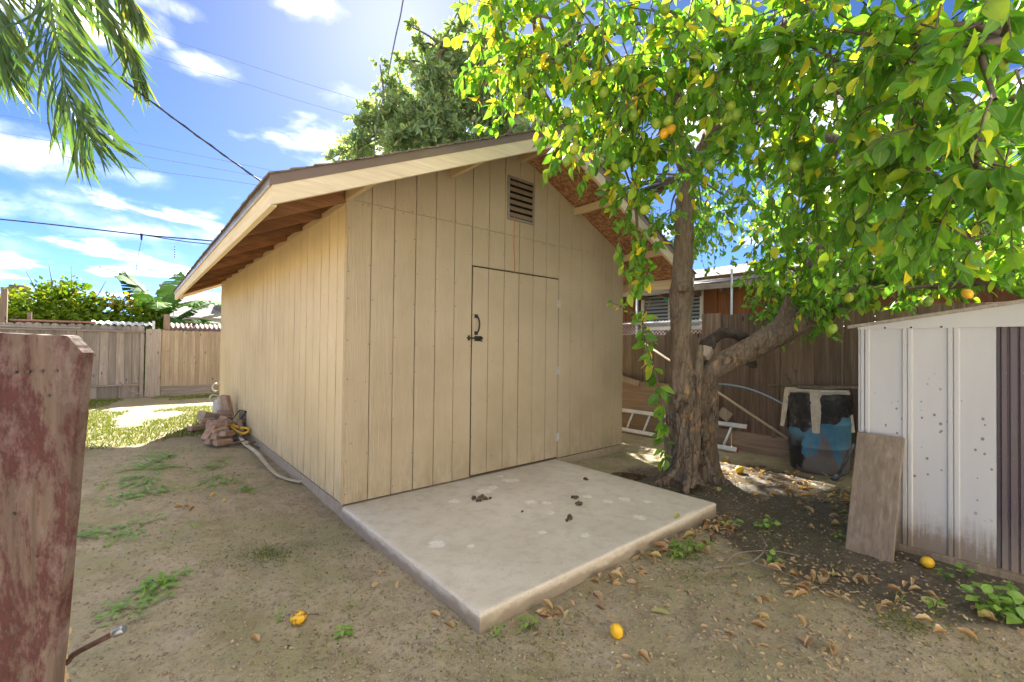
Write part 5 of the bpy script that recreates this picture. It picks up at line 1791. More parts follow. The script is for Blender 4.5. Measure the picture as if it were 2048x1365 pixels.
limb_pts = np.vstack([s_[0] for s_ in (sB, sU, sT1, sT2, sT3, sT4, sT5, sL1, sL2)])

# (px, py, depth, radius, share)
CL = [(1000, 40, 2.9, .36, 1), (1000, 120, 2.9, .24, .9), (1060, 140, 2.8, .34, 1), (1030, 215, 3.0, .22, .8), (1110, 40, 2.6, .42, 1), (1150, 170, 2.7, .38, 1.1), (1130, 250, 2.8, .24, .8), (1230, 70, 2.4, .42, 1), (1250, 190, 2.6, .38, 1.1),
      (1290, 300, 2.9, .32, 1), (1210, 300, 3.0, .22, .7), (1265, 380, 3.1, .26, .9), (1275, 470, 3.2, .24, .9), (1280, 545, 3.25, .20, .9), (1350, 60, 2.3, .42, 1), (1370, 200, 2.8, .40, 1), (1385, 330, 3.9, .36, .8), (1470, 120, 2.3, .42, 1),
      (1500, 260, 2.9, .36, 1), (1460, 400, 4.6, .36, .6), (1530, 360, 3.6, .34, .8), (1570, 60, 2.1, .40, 1), (1600, 200, 2.3, .38, 1), (1630, 320, 2.5, .34, 1), (1600, 430, 3.3, .36, 1), (1560, 510, 3.9, .34, 1), (1640, 540, 3.6, .32, 1),
      (1690, 60, 1.9, .36, 1), (1720, 200, 2.0, .34, 1), (1740, 340, 2.1, .33, 1), (1700, 440, 2.5, .32, 1.1), (1760, 490, 2.8, .32, 1.1), (1700, 565, 3.2, .24, .9), (1820, 70, 1.7, .32, 1), (1850, 200, 1.7, .30, 1), (1860, 340, 1.8, .30, 1),
      (1850, 420, 2.1, .30, 1), (1880, 485, 2.5, .32, 1.2), (1980, 505, 2.9, .36, 1.2), (1950, 90, 1.45, .24, .8), (1990, 200, 1.35, .20, .6), (1990, 330, 1.5, .22, .7), (1990, 395, 1.8, .26, 1), (2050, 455, 2.3, .32, 1.2), (2120, 120, 1.6, .34, 1), (2140, 350, 1.8, .36, 1),
      (1200, -120, 2.6, .45, .8), (1400, -130, 2.4, .45, .8), (1600, -130, 2.1, .42, .8), (1800, -110, 1.8, .38, .8), (2000, -60, 1.6, .34, .8), (1000, -90, 2.9, .4, .7),
      (1300, 130, 3.9, .5, .8), (1450, 30, 3.8, .5, .8), (1600, 130, 3.7, .5, .8), (1750, 250, 3.6, .5, .9), (1850, 130, 3.4, .5, .8), (1900, 300, 3.6, .5, 1), (1950, 430, 3.9, .55, 1.1), (1800, 420, 4.2, .5, 1), (1700, 330, 4.6, .5, .8), (1650, 480, 4.9, .5, 1), (1850, 560, 4.6, .45, 1.2),
      (2000, 250, 3.6, .55, 1), (1560, 600, 5.3, .42, 1.0), (1530, 540, 5.4, .4, .8), (1620, 600, 5.2, .4, 1), (1340, 430, 4.5, .3, .7), (1440, 300, 4.9, .4, .5),
      (1640, 590, 4.0, .26, 1.1), (1690, 600, 3.9, .24, 1.1), (1600, 570, 4.1, .26, 1), (1665, 645, 3.95, .13, 1), (1740, 575, 3.7, .26, 1.1), (1800, 560, 3.5, .28, 1.1), (1880, 560, 3.3, .28, 1.1), (1960, 550, 3.2, .28, 1)]
SHADE_BACK = [(4.2, .4, 3.5, .55, .8), (5.0, -.4, 3.3, .6, .9), (5.7, -1.2, 3.2, .6, .9), (5.2, .8, 3.5, .6, .9), (6.0, .2, 3.4, .65, .9), (5.9, 1.3, 3.8, .65, .8), (5.0, 1.9, 3.7, .6, .8), (4.5, 1.2, 3.7, .5, .7), (6.6, -.8, 3.5, .65, .9), (6.4, 2.0, 4.2, .65, .7), (4.4, 2.6, 3.9, .6, .7), (5.4, 2.9, 4.2, .65, .7), (5.4, -2.0, 3.0, .5, .9), (6.2, -2.0, 3.4, .6, .9), (4.5, -.6, 3.9, .5, .7), (5.7, 3.9, 3.2, .65, 1), (5.2, 4.4, 3.4, .6, 1), (6.2, 4.9, 4.0, .7, 1), (5.6, 5.2, 4.2, .7, 1), (4.8, 3.6, 3.3, .6, 1), (6.5, 3.6, 3.8, .65, 1), (5.0, 5.0, 3.6, .6, 1)]  # rear foliage, partly out of view, added to shade the ground


def crown(clusters, density, seg, leafs, tpl, size, droop, parent, leafmat_, twigmat, limbs=None, twig_r=.004, keep=None, jitter=.5):
    """leafy twigs radiating from cluster centres; returns leaf arrays and builds the twigs"""
    P, A_, U_ = [], [], []
    mbt = MB()
    for (c, rad, share) in clusters:
        nt_ = max(4, int(density * share * rad ** 2))
        if limbs is not None:
            j = np.argmin(((limbs - c) ** 2).sum(1))
            s0 = limbs[j]
            mid = (s0 + c) / 2 + rng.normal(size=3) * .06 + (0, 0, .05)
            mbt.tube(smooth_path([s0, mid, c], 4), np.linspace(twig_r * 4, twig_r * 1.6, 9), 5, cap=False)
        for d in unit(nt_):
            st = c + rng.normal(size=3) * rad * .28
            L = rad * rng.uniform(.6, 1.15)
            en = st + d * L * .75 + np.array((0, 0, -1)) * L * droop * rng.uniform(.2, 1)
            if min(st[2], en[2]) < 1.62 and st[1] < -2.4:
                continue
            md_ = (st + en) / 2 + np.array((0, 0, 1)) * L * .12
            pth = np.array([st, md_, en])
            mbt.tube(pth, [twig_r, twig_r * .8, twig_r * .4], 3, cap=False)
            td = en - st; td = td / (np.linalg.norm(td) + 1e-9)
            for i in range(leafs):
                u = .15 + .85 * (i + rng.random() * .6) / leafs
                q = (1 - u) ** 2 * st + 2 * u * (1 - u) * md_ + u * u * en
                sd_ = np.cross(td, rng.normal(size=3)); sd_ /= np.linalg.norm(sd_) + 1e-9
                ax_ = td * .55 + sd_ * .75 + np.array((0, 0, -droop)) * rng.uniform(.3, 1.3)
                P.append(q); A_.append(ax_); U_.append(np.array((0, 0, 1.0)) + rng.normal(size=3) * jitter)
    return np.array(P), np.array(A_), np.array(U_), mbt


cls = [(at(a, b, d), r, s_) for a, b, d, r, s_ in CL] + [(np.array(q[:3]), q[3], q[4] * .8) for q in SHADE_BACK]
P, A_, U_, mbt = crown(cls, 178, 3, 8, T_LEMON, None, .75, lt, None, None, limb_pts, .0042, jitter=.75)
# the drooping shoot in front of the trunk and the spray by the wall
shoot = smooth_path([at(1300, 600, 4.0), at(1285, 650, 4.0), at(1302, 720, 4.02), at(1318, 780, 4.05), at(1326, 850, 4.1), at(1332, 930, 4.15)], 8)
mbt.tube(shoot, np.linspace(.008, .004, len(shoot)), 5)
spray = smooth_path([at(1310, 690, 4.05), at(1285, 645, 4.0), at(1258, 620, 3.95), at(1215, 603, 3.9)], 8)
mbt.tube(spray, np.linspace(.006, .002, len(spray)), 5)
tw = mbt.build('twigs', MAT['twig_bark'], lt)
tw['kind'] = 'stuff'
eP, eA, eU = [], [], []
for (path_, n, sz) in ((shoot, 58, .0), (spray, 34, .0)):
    for i in range(n):
        q = path_[int(rng.random() ** .8 * (len(path_) - 1))]
        eP.append(q + rng.normal(size=3) * .012)
        eA.append(np.array((rng.normal() * .8, rng.normal() * .8, -.5 + rng.normal() * .4)) - CR * .25)
        eU.append(np.array((-.5, -.5, 1)) + rng.normal(size=3) * .5)
nE = len(eP)
P = np.vstack([P, eP]); A_ = np.vstack([A_, eA]); U_ = np.vstack([U_, eU])
size = np.concatenate([(.046 + .068 * rng.beta(2.0, 2.2, len(P) - nE)), np.concatenate([rng.uniform(.09, .15, 58), rng.uniform(.03, .055, 34)])])
# leaves keep clear of the shed front and of the lens
rel = P - CAM
depth = rel @ _F
ok = (np.linalg.norm(rel, axis=1) > .85) & ~((P[:, 0] < WX + .02) & (P[:, 1] > -.10) & (P[:, 2] < 2.6)) & ~((P[:, 0] > 2.78) & (P[:, 1] < -2.72) & (P[:, 2] < 1.70)) & ~((P[:, 1] < -2.45) & (P[:, 2] < 1.57))
P, A_, U_, size, depth = P[ok], A_[ok], U_[ok], size[ok], depth[ok]
rel = P - CAM
ix = 1024 + FPX * (rel @ CR) / np.maximum(depth, .1); iy = 682.5 - FPX * (rel @ CU) / np.maximum(depth, .1)
inview = (depth > .3) & (ix > 0) & (ix < 2048) & (iy > 0) & (iy < 1365)
score = np.where(inview, size / np.maximum(depth, .3), 0)
big = np.argsort(-score)[:300]
rest = np.ones(len(P), bool); rest[big] = False
# more yellow leaves towards the left end of the crown
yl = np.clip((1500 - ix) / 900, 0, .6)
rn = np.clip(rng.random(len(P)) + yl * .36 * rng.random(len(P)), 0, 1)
idx = np.nonzero(rest)[0]
kinds = rng.integers(0, 4, len(idx))
for k, (fd, dp, wv) in enumerate(((.18, .22, 0), (.42, .38, .012), (.06, .10, .02), (.28, -.08, .01))):
    q = idx[kinds == k]
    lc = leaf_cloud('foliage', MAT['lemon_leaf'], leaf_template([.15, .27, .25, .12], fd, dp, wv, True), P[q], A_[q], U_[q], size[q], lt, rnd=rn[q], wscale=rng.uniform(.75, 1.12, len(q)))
    lc['kind'] = 'stuff'
one = np.array([[0, 0, 0.]])
LV_ = []
for (fd, dp, wv, ws_) in ((.18, .22, 0, 1.0), (.3, .35, .01, .95), (.08, .12, .015, 1.1), (.25, .05, .0, 1.05)):
    LV_.append(leaf_mesh('lemon_leaf', MAT['lemon_leaf_single'], leaf_template([.15, .27, .25, .12], fd, dp, wv, True), one, np.array([[1., 0, 0]]), np.array([[0, 0, 1.]]), np.array([1.0]), np.array([.5]), ws_))
a_, s_, n_ = frames(A_[big], U_[big])
for k, i in enumerate(big):
    rm = Matrix((tuple(a_[k]), tuple(s_[k]), tuple(n_[k]))).transposed()
    place('leaf', LV_[k % 4], P[i], rm, float(size[i]), lt)


def lemon_mesh(name, mat):
    prof = []
    for k in range(13):
        a = math.pi * k / 12
        r = math.sin(a) * (1 - .06 * abs(math.cos(a))); z = -math.cos(a) * 1.18
        if k >= 11: z += .10; r *= .75
        if k == 0: z -= .06
        prof.append((max(r, .0005), z))
    return MB().lathe(prof, 14).mesh(name, MAT[mat])


LG, LR = lemon_mesh('lemon_green', 'lemon_green'), lemon_mesh('lemon_ripe', 'lemon_ripe')
def ldepth(x, y):
    return float(np.interp(x, [1050, 1200, 1400, 1700, 1850, 1960], [2.55, 2.4, 2.25, 1.95, 1.7, 1.5])) + (.9 if y > 470 else .25 if y > 330 else 0)
for (x_, y_) in ((1776, 95), (1455, 168), (1515, 170), (1462, 213), (1471, 229), (1457, 236), (1681, 250), (1746, 279), (1722, 329), (1392, 145), (1426, 157), (1554, 101), (1312, 248), (1337, 242), (1262, 217), (1266, 231), (1231, 139), (1390, 103), (1419, 41), (1838, 52),
                (1688, 512), (1958, 238), (1085, 186), (1208, 186), (1187, 153), (1134, 225), (1137, 262), (1152, 260), (1149, 298), (1134, 322), (1722, 559), (1698, 596), (1855, 603), (1664, 659), (1277, 541), (1180, 60), (1300, 60), (1330, 20), (1610, 60), (1500, 300), (1420, 330), (1590, 330), (1250, 330), (1340, 150), (1120, 120), (1290, 420), (1040, 200), (1640, 150)):
    d = ldepth(x_, y_)
    place('lemon', LG, at(x_, y_, d), (rng.normal() * .3, rng.normal() * .3, rng.random() * 6), rng.uniform(.022, .029), lt)
for (x_, y_) in ((1341, 259), (1328, 267), (1935, 588), (1270, 205)):
    place('lemon', LR, at(x_, y_, ldepth(x_, y_) + .1), (rng.normal() * .4, rng.normal() * .4, 0), .025, lt)

# ------------------------------------------------------------------ tall tree behind the shed
bt = thing('laurel_tree', tuple(at(900, 700, 13)[:2]) + (GZ,), 'tall dark evergreen tree with narrow leaves behind the tan shed', 'tree')
B2 = [(745, 262, 48, 1), (715, 300, 45, 1), (785, 175, 34, .9), (775, 230, 50, 1), (690, 312, 30, .7), (660, 318, 16, .8), (800, 290, 60, 1), (760, 130, 16, .8), (860, 255, 75, 1), (870, 160, 52, 1), (840, 90, 24, .9), (825, 55, 14, .9), (880, 100, 36, 1), (918, 60, 24, 1), (915, 25, 13, 1), (930, 130, 48, 1), (950, 220, 70, 1), (975, 150, 55, 1), (1000, 260, 70, 1), (1040, 200, 60, 1), (1090, 280, 65, 1), (1150, 300, 55, 1), (1210, 330, 50, .9), (1230, 250, 40, .8), (950, 320, 70, .8), (850, 330, 70, .8), (1060, 120, 50, .9), (730, 215, 22, .8), (900, 290, 60, 1), (890, 200, 45, 1), (905, 110, 34, 1), (830, 230, 50, 1), (845, 135, 32, 1), (800, 120, 14, .7), (960, 90, 40, .9)]
cls2 = []
for (x_, y_, rp, s_) in B2:
    d = 13 + rng.uniform(-.8, .8)
    cls2.append((at(x_, y_, d), rp / FPX * d * .95, s_))
trunk_pts = np.vstack([smooth_path([at(900, 700, 13), at(905, 450, 13), at(900, 300, 13), at(880, 150, 13), at(885, 90, 13)], 8), smooth_path([at(900, 450, 13), at(830, 330, 13), at(770, 230, 13)], 8), smooth_path([at(905, 420, 13), at(1000, 300, 13), at(1050, 200, 13)], 8)])
tp = trunk_pts[:33]
tp[0][2] = GZ - .1
MB().tube(tp, np.concatenate([np.linspace(.22, .10, 16), np.linspace(.09, .02, len(tp) - 16)]), 10).build('trunk', MAT['bark'], bt)
MB().tube(trunk_pts[33:50], np.linspace(.11, .04, 17), 8).build('branch', MAT['bark'], bt)
MB().tube(trunk_pts[50:], np.linspace(.12, .04, len(trunk_pts) - 50), 8).build('branch', MAT['bark'], bt)
Pb, Ab, Ub, mbt = crown(cls2, 125, 3, 14, T_NARROW, None, -.1, bt, None, None, trunk_pts, .010, jitter=.7)
o = mbt.build('twigs', MAT['twig_bark'], bt); o['kind'] = 'stuff'
o = leaf_cloud('foliage', MAT['laurel_leaf_haze'], T_NARROW, Pb, Ab, Ub, rng.uniform(.15, .24, len(Pb)), bt, wscale=1.35)
o['kind'] = 'stuff'

# ------------------------------------------------------------------ palm, its crown just out of frame
pm = thing('palm_tree', tuple(at(-160, 700, 4.6)[:2]) + (GZ,), 'feather palm whose drooping fronds hang into the upper left corner', 'palm')
ptop = at(-150, -330, 4.6)
pb = np.array((ptop[0] - .1, ptop[1] + .1, GZ - .1))
MB().tube([pb, (pb + ptop) / 2, ptop], [.16, .12, .10], 12).build('trunk', MAT['bark'], pm)
T_PALM = (np.array([(0, -.008, 0), (0, .008, 0), (.25, -.017, -.01), (.25, .017, -.01), (.5, -.019, -.06), (.5, .019, -.06), (.75, -.014, -.17), (.75, .014, -.17), (1, 0, -.34)], float),
          np.array([(0, 1, 3), (0, 3, 2), (2, 3, 5), (2, 5, 4), (4, 5, 7), (4, 7, 6), (6, 7, 8)]), np.array([0, 1, 0, 1, 0, 1, 0, 1, 0.]))


def frond(rows, L, n, spread=.75, hang=.5, rn_=(0, 1), start=.12):
    q = smooth_path([at(*r) for r in rows], 14)
    fr_ = MB().tube(q, np.linspace(.020, .004, len(q)), 6).build('frond', MAT['green_stem'], pm)
    tg = np.gradient(q, axis=0); tg /= np.linalg.norm(tg, axis=1)[:, None]
    PP, AA, UU, LL = [], [], [], []
    for i in range(n):
        u = start + (1 - start) * i / (n - 1)
        j = u * (len(q) - 1); j0 = int(min(j, len(q) - 2)); f_ = j - j0
        p_ = q[j0] * (1 - f_) + q[j0 + 1] * f_
        t_ = tg[j0]
        side = np.cross(t_, _F); side /= np.linalg.norm(side)
        for s2 in (-1, 1):
            for rep in range(1):
                if rng.random() < .12: continue
                a2 = t_ * (.55 + .5 * u) + side * s2 * spread * (1 - .45 * u) + np.array((0, 0, -hang)) + rng.normal(size=3) * .10 + _F * rng.normal() * .22
                PP.append(p_ + t_ * rng.normal() * .008); AA.append(a2)
                UU.append(-_F * .6 + np.array((0, 0, .8)) + rng.normal(size=3) * .35)
                LL.append(L * (.55 + .75 * math.sin(math.pi * (u * .78 + .14))) * rng.uniform(.8, 1.1) * (1 if u < .9 else .8))
    r_ = rng.uniform(rn_[0], rn_[1], len(PP))
    o = leaf_cloud('leaflets', MAT['palm_leaf'], T_PALM, np.array(PP), np.array(AA), np.array(UU), np.array(LL), fr_, rnd=r_, wscale=1.3)
    o['kind'] = 'stuff'


frond([(-150, -330, 4.6), (0, -250, 4.4), (80, -100, 4.2), (104, 30, 4.1), (118, 110, 4.05), (138, 200, 4.0), (165, 250, 3.98), (185, 290, 3.96)], .54, 74, 1.0, .28, (0, .7), .25)
frond([(-150, -330, 4.6), (20, -300, 4.8), (120, -140, 4.9), (190, -20, 5.0), (235, 50, 5.0), (268, 115, 5.0), (282, 160, 5.0)], .50, 64, .5, .9, (.35, 1), .3)
frond([(-150, -330, 4.6), (-90, -220, 4.3), (-40, -80, 4.2), (-12, 20, 4.1), (2, 90, 4.1), (10, 140, 4.1)], .5, 66, .8, .45, (.1, .9), .25)
frond([(-150, -330, 4.6), (60, -330, 5.1), (160, -180, 5.4), (215, -80, 5.5), (255, -20, 5.5), (280, 30, 5.5)], .6, 60, .45, .9, (.4, 1), .3)
frond([(-150, -330, 4.6), (10, -280, 4.9), (70, -140, 5.2), (110, -40, 5.3), (130, 30, 5.3), (140, 80, 5.3)], .55, 60, .8, .6, (.3, 1), .3)
frond([(-150, -330, 4.6), (-300, -400, 4.3), (-420, -250, 4.0), (-480, -50, 3.9)], .5, 40, .5, .8)
frond([(-150, -330, 4.6), (-200, -480, 5.0), (-250, -480, 5.8), (-260, -300, 6.4)], .5, 40, .5, .8)

# ------------------------------------------------------------------ things lying on the ground
DL = []
for k in range(7):
    r2 = np.random.default_rng(100 + k)
    V, T, LVv = leaf_template([.15, .27, .25, .12], r2.uniform(.1, .8), r2.uniform(-.25, .1), r2.uniform(.01, .05), True)
    V = V.copy(); V[:, 1] *= r2.uniform(.45, .9)
    V += r2.normal(size=V.shape) * .018
    V[:, 2] -= V[:, 2].min()
    DL.append(leaf_mesh('dry_leaf', MAT['dry_leaf_single'], (V, T, LVv), one, np.array([[1., 0, 0]]), np.array([[0, 0, 1.]]), np.array([1.0]), np.array([.5])))
PLf = leaf_mesh('pale_leaf', MAT['pale_leaf'], leaf_template([.15, .27, .25, .12], .2, -.05, .01, True), one, np.array([[1., 0, 0]]), np.array([[0, 0, 1.]]), np.array([1.0]), np.array([.5]))


def on_ground(x, y):
    if -.01 < x < 2.43 and -1.835 < y < 0: return .0
    return g1(x, y)


def litter(x, y, label, group, lift=0.0, sz=None, me=None):
    z = on_ground(x, y)
    rot = (rng.normal() * .25, rng.normal() * .25, rng.random() * 6.28)
    o = place('fallen_leaf', me or DL[int(rng.integers(7))], (x, y, z + .002 + lift), rot, sz or rng.uniform(.045, .085))
    tag(o, label, 'leaf', group)


zones = [('curled brown leaf in the drift against the right slab edge', 'leaf drift at the slab edge', [(1.76, -1.93), (2.1, -1.91), (2.31, -1.90), (1.63, -1.96), (1.95, -1.93), (2.2, -1.98)], 42, .085),
         ('dry leaf scattered along the front edge of the slab', 'leaves along the slab front', [(.36, -1.95), (.41, -2.0), (.65, -1.96), (.89, -1.92), (.94, -1.98), (1.33, -1.93), (1.51, -1.93), (.86, -2.0), (1.2, -1.95)], 34, .06),
         ('curled tan leaf in the row left of the white shed', 'leaf row on the wet mud', [(1.79, -2.58), (1.78, -2.68), (1.78, -2.78), (1.8, -2.87), (1.6, -2.66)], 30, .07),
         ('dead leaf in the litter before the blue drum', 'leaf litter by the drum', [(3.75, -1.86), (4.2, -2.0), (3.87, -2.26), (3.72, -2.41), (3.13, -2.55), (3.52, -2.07), (3.9, -2.3), (3.3, -2.5), (4.08, -2.12)], 62, .14),
         ('dry leaf lying near the lemon tree roots', 'leaves round the tree foot', [(3.66, -1.35), (3.88, -1.52), (3.17, -1.98), (4.3, -1.4), (4.2, -.8), (3.6, -.7)], 24, .2),
         ('brown leaf on the mud before the white shed doors', 'leaves by the white shed', [(2.14, -3.01), (2.14, -3.14), (2.2, -3.2), (2.06, -3.32), (1.8, -3.41), (1.73, -3.06), (1.75, -3.28), (2.05, -2.87), (1.96, -3.0)], 26, .06),
         ('single dry leaf out on the open dirt at lower right', 'leaves on the open dirt', [(.37, -2.4), (1.1, -2.67), (1.28, -2.6), (1.16, -2.82), (1.27, -2.91), (.9, -2.63), (1.05, -2.93), (.9, -2.76), (1.39, -2.53)], 15, .06),
         ('small dry leaf on the bare dirt left of the slab', 'leaves left of the slab', [(-.96, 1.08), (-.93, 1.01), (-.67, .99), (-.74, -.63), (-.84, -1.28), (-.09, -1.06), (-.12, -1.18), (-.14, -1.7), (-.21, -1.06), (-.11, -1.57), (-1.12, 2.19), (-.66, 1.24)], 14, .03)]
for lb, gr, cs_, n, sp_ in zones:
    for k in range(n):
        c0 = cs_[k % len(cs_)]
        x, y = c0[0] + rng.normal() * sp_, c0[1] + rng.normal() * sp_
        if -.03 < x < 2.45 and -1.86 < y < 0:
            y = -1.86 - rng.random() * .06
        if x > 2.72 and y < -2.69: x = 2.66
        litter(x, y, lb, gr, rng.random() * (.025 if 'drift' in lb or 'row' in lb else .004))
litter(.84, -2.33, 'flat pale green leaf on the dirt below the slab corner', None, 0, .105, PLf)
litter(2.10, -3.14, 'long pale leaf before the white shed weeds', None, .01, .12, PLf)
litter(1.83, -1.80, 'yellow and brown leaf on the right corner of the slab', None, 0, .085, PLf)
litter(3.02, -1.58, 'pale leaf on the mud before the tree roots', None, .01, .10, PLf)
litter(.91, -.06, 'small yellow leaf at the foot of the shed wall', None, 0, .06, PLf)
litter(-.56, -2.10, 'pale green leaf at the bottom frame edge', None, 0, .09, PLf)

# crumbs of leaf, clods and pebbles that nobody could count
n = 1500
cx_ = rng.choice(len(zones) - 1, n)
pp = np.array([zones[i][2][int(rng.integers(len(zones[i][2])))] for i in cx_]) + rng.normal(size=(n, 2)) * .22
m_ = ~((pp[:, 0] > -.02) & (pp[:, 0] < 2.44) & (pp[:, 1] > -1.845)) & ~((pp[:, 0] > 2.7) & (pp[:, 1] < -2.69)) & (pp[:, 0] < 5.0)
pp = pp[m_]
P3 = np.column_stack([pp, gh(pp[:, 0], pp[:, 1]) + .003])
o = leaf_cloud('leaf_crumbs', MAT['dry_leaf'], T_SMALL, P3, np.column_stack([rng.normal(size=(len(P3), 2)), rng.normal(size=len(P3)) * .25]), unit(len(P3)) * .4 + (0, 0, 1), rng.uniform(.012, .045, len(P3)))
tag(o, 'small crumbs of dead leaf strewn over the right hand mud', 'leaf litter', None, 'stuff')


def specks(name, n, region, smin, smax, mat, label, cat, power=1.0):
    oc = np.array([(1, 0, 0), (-1, 0, 0), (0, 1, 0), (0, -1, 0), (0, 0, .7), (0, 0, -.7)], float)
    tf = np.array([(0, 2, 4), (2, 1, 4), (1, 3, 4), (3, 0, 4), (2, 0, 5), (1, 2, 5), (3, 1, 5), (0, 3, 5)])
    pts = region(n)
    n = len(pts)
    s_ = smin + (smax - smin) * rng.random(n) ** (3 * power)
    V = oc[None] * s_[:, None, None] * rng.uniform(.6, 1.25, (n, 6, 1))
    an_ = rng.random(n) * 6.28
    c_, sn = np.cos(an_), np.sin(an_)
    X_ = V[:, :, 0] * c_[:, None] - V[:, :, 1] * sn[:, None]; Y_ = V[:, :, 0] * sn[:, None] + V[:, :, 1] * c_[:, None]
    V = np.stack([X_, Y_, V[:, :, 2]], -1) + np.column_stack([pts, gh(pts[:, 0], pts[:, 1]) + s_ * .25])[:, None, :]
    F = (tf[None] + (np.arange(n) * 6)[:, None, None]).reshape(-1, 3)
    me = bpy.data.meshes.new(name)
    me.vertices.add(n * 6); me.vertices.foreach_set('co', V.astype(np.float32).ravel())
    me.loops.add(F.size); me.loops.foreach_set('vertex_index', F.astype(np.int32).ravel())
    me.polygons.add(len(F)); me.polygons.foreach_set('loop_start', np.arange(0, F.size, 3, dtype=np.int32)); me.polygons.foreach_set('loop_total', np.full(len(F), 3, np.int32))
    me.update(calc_edges=True)
    me.materials.append(MAT[mat])
    return tag(link(bpy.data.objects.new(name, me)), label, cat, None, 'stuff')


def yard(n):
    d = 1.6 + 7.5 * rng.random(n) ** 1.7
    th = rng.uniform(-.95, .95, n) + yaw
    p_ = np.column_stack([CAM[0] + d * np.sin(th) / np.cos(th - yaw) * 1.0, CAM[1] + d * np.cos(th) / np.cos(th - yaw)])
    k_ = ~((p_[:, 0] > -.02) & (p_[:, 0] < WX) & (p_[:, 1] > -.02)) & ~((p_[:, 0] > -.02) & (p_[:, 0] < 2.44) & (p_[:, 1] > -1.845)) & (p_[:, 0] < 5.0) & ~((p_[:, 0] > 2.7) & (p_[:, 1] < -2.69))
    return p_[k_]


specks('dirt_clods', 34000, yard, .0022, .013, 'pebble', 'loose clods and grit over the dirt yard', 'grit')
specks('pale_chips', 700, yard, .002, .009, 'pale_chip', 'tiny pale chips scattered over the dirt yard', 'grit')


# moss-like seedlings, clover and grass
def scatter(centres, n, spread):
    c_ = np.array(centres)[rng.integers(len(centres), size=n)]
    p_ = c_ + rng.normal(size=(n, 2)) * spread
    k_ = ~((p_[:, 0] > -.015) & (p_[:, 0] < 2.44) & (p_[:, 1] > -1.845)) & ~((p_[:, 0] > -.02) & (p_[:, 1] > -.02)) & ~((p_[:, 0] > 2.7) & (p_[:, 1] < -2.69))
    return p_[k_]


clo = [(-1.09, 3.47), (-1.15, 2.8), (-.96, 3.21), (-1.24, 2.28), (-1.1, 1.68), (-1.28, 1.57), (-.56, 2.34), (-.6, 1.67), (-.47, 1.18), (-1.25, .84), (-1.29, .59), (-1.52, .83), (-1.44, .77), (-.66, 1.9), (-1.13, -.31), (-1.19, -.36), (-1.24, -.56), (-1.05, 3.0), (-1.0, 2.6), (-1.2, 2.0)]
pp = np.vstack([scatter(clo, 520, .07), scatter(clo[:8] + clo[-3:], 260, .14)])
PP, AA = [], []
for (x, y) in pp:
    z = g1(x, y); hh = rng.uniform(.008, .035); a0 = rng.random() * 6.28
    for k in range(3):
        a = a0 + k * 2.094
        PP.append((x, y, z + hh)); AA.append((math.cos(a), math.sin(a), .15))
PP = np.array(PP); AA = np.array(AA)
o = leaf_cloud('clover', MAT['weed_leaf'], T_ROUND, PP, AA, np.tile((0, 0, 1.), (len(PP), 1)) + rng.normal(size=PP.shape) * .2, rng.uniform(.013, .032, len(PP)))
tag(o, 'clover patches sprouting in the shaded dirt left of the shed', 'clover', None, 'stuff')
mossc = [(-.72, -.16), (-.65, -.07), (-.72, -.29), (-.4, -1.2), (-.3, -.9), (-.6, -1.5), (-.9, -.8), (-.35, -.4), (0.1, -2.1), (1.2, -2.2), (1.55, -2.05), (1.83, -2.45), (1.65, -3.1), (1.72, -3.05), (1.45, -2.3), (-.1, -1.8), (.3, -2.0), (-1.1, .3), (-.2, -.6), (1.9, -3.3), (2.1, -2.5), (2.3, -2.3)]
pp = np.vstack([scatter(mossc, 3600, .16), scatter([(-.6, -.2), (-.55, -.35), (1.5, -2.02), (1.68, -3.12)], 1200, .07)])
P3 = np.column_stack([pp, gh(pp[:, 0], pp[:, 1]) + .004])
o = leaf_cloud('seedlings', MAT['grass'], T_SMALL, P3, np.column_stack([rng.normal(size=(len(P3), 2)), rng.random(len(P3)) * .8]), np.tile((0, 0, 1.), (len(P3), 1)) + rng.normal(size=P3.shape) * .3, rng.uniform(.006, .016, len(P3)), wscale=1.6)
tag(o, 'tiny seedlings greening the dirt round the slab', 'seedlings', None, 'stuff')
# sunlit turf behind
n = 42000
pp = np.column_stack([rng.uniform(-3.6, .6, n), rng.uniform(4.2, 10.8, n)])
q = fbm(np.column_stack([pp * np.array((.9, .8)), np.zeros(n)]), 4)
band = np.exp(-((pp[:, 1] - 7.9) / 1.1) ** 2) * .16 + np.exp(-((pp[:, 1] - 10.2) / .5) ** 2) * .12 + np.exp(-((pp[:, 1] - 6.3) / .5) ** 2 - ((pp[:, 0] + .7) / .6) ** 2) * .1
k_ = (q + band > .55) & ~((pp[:, 0] > -.05) & (pp[:, 1] < WY + .05))
pp = pp[k_]
P3 = np.column_stack([pp, gh(pp[:, 0], pp[:, 1]) - .003])
o = leaf_cloud('turf', MAT['grass'], T_BLADE, P3, np.column_stack([rng.normal(size=(len(P3), 2)) * .6, np.ones(len(P3))]), unit(len(P3)), rng.uniform(.025, .075, len(P3)), wscale=2.6)
tag(o, 'sunlit patchy grass between the shed and the back fence', 'grass', None, 'stuff')
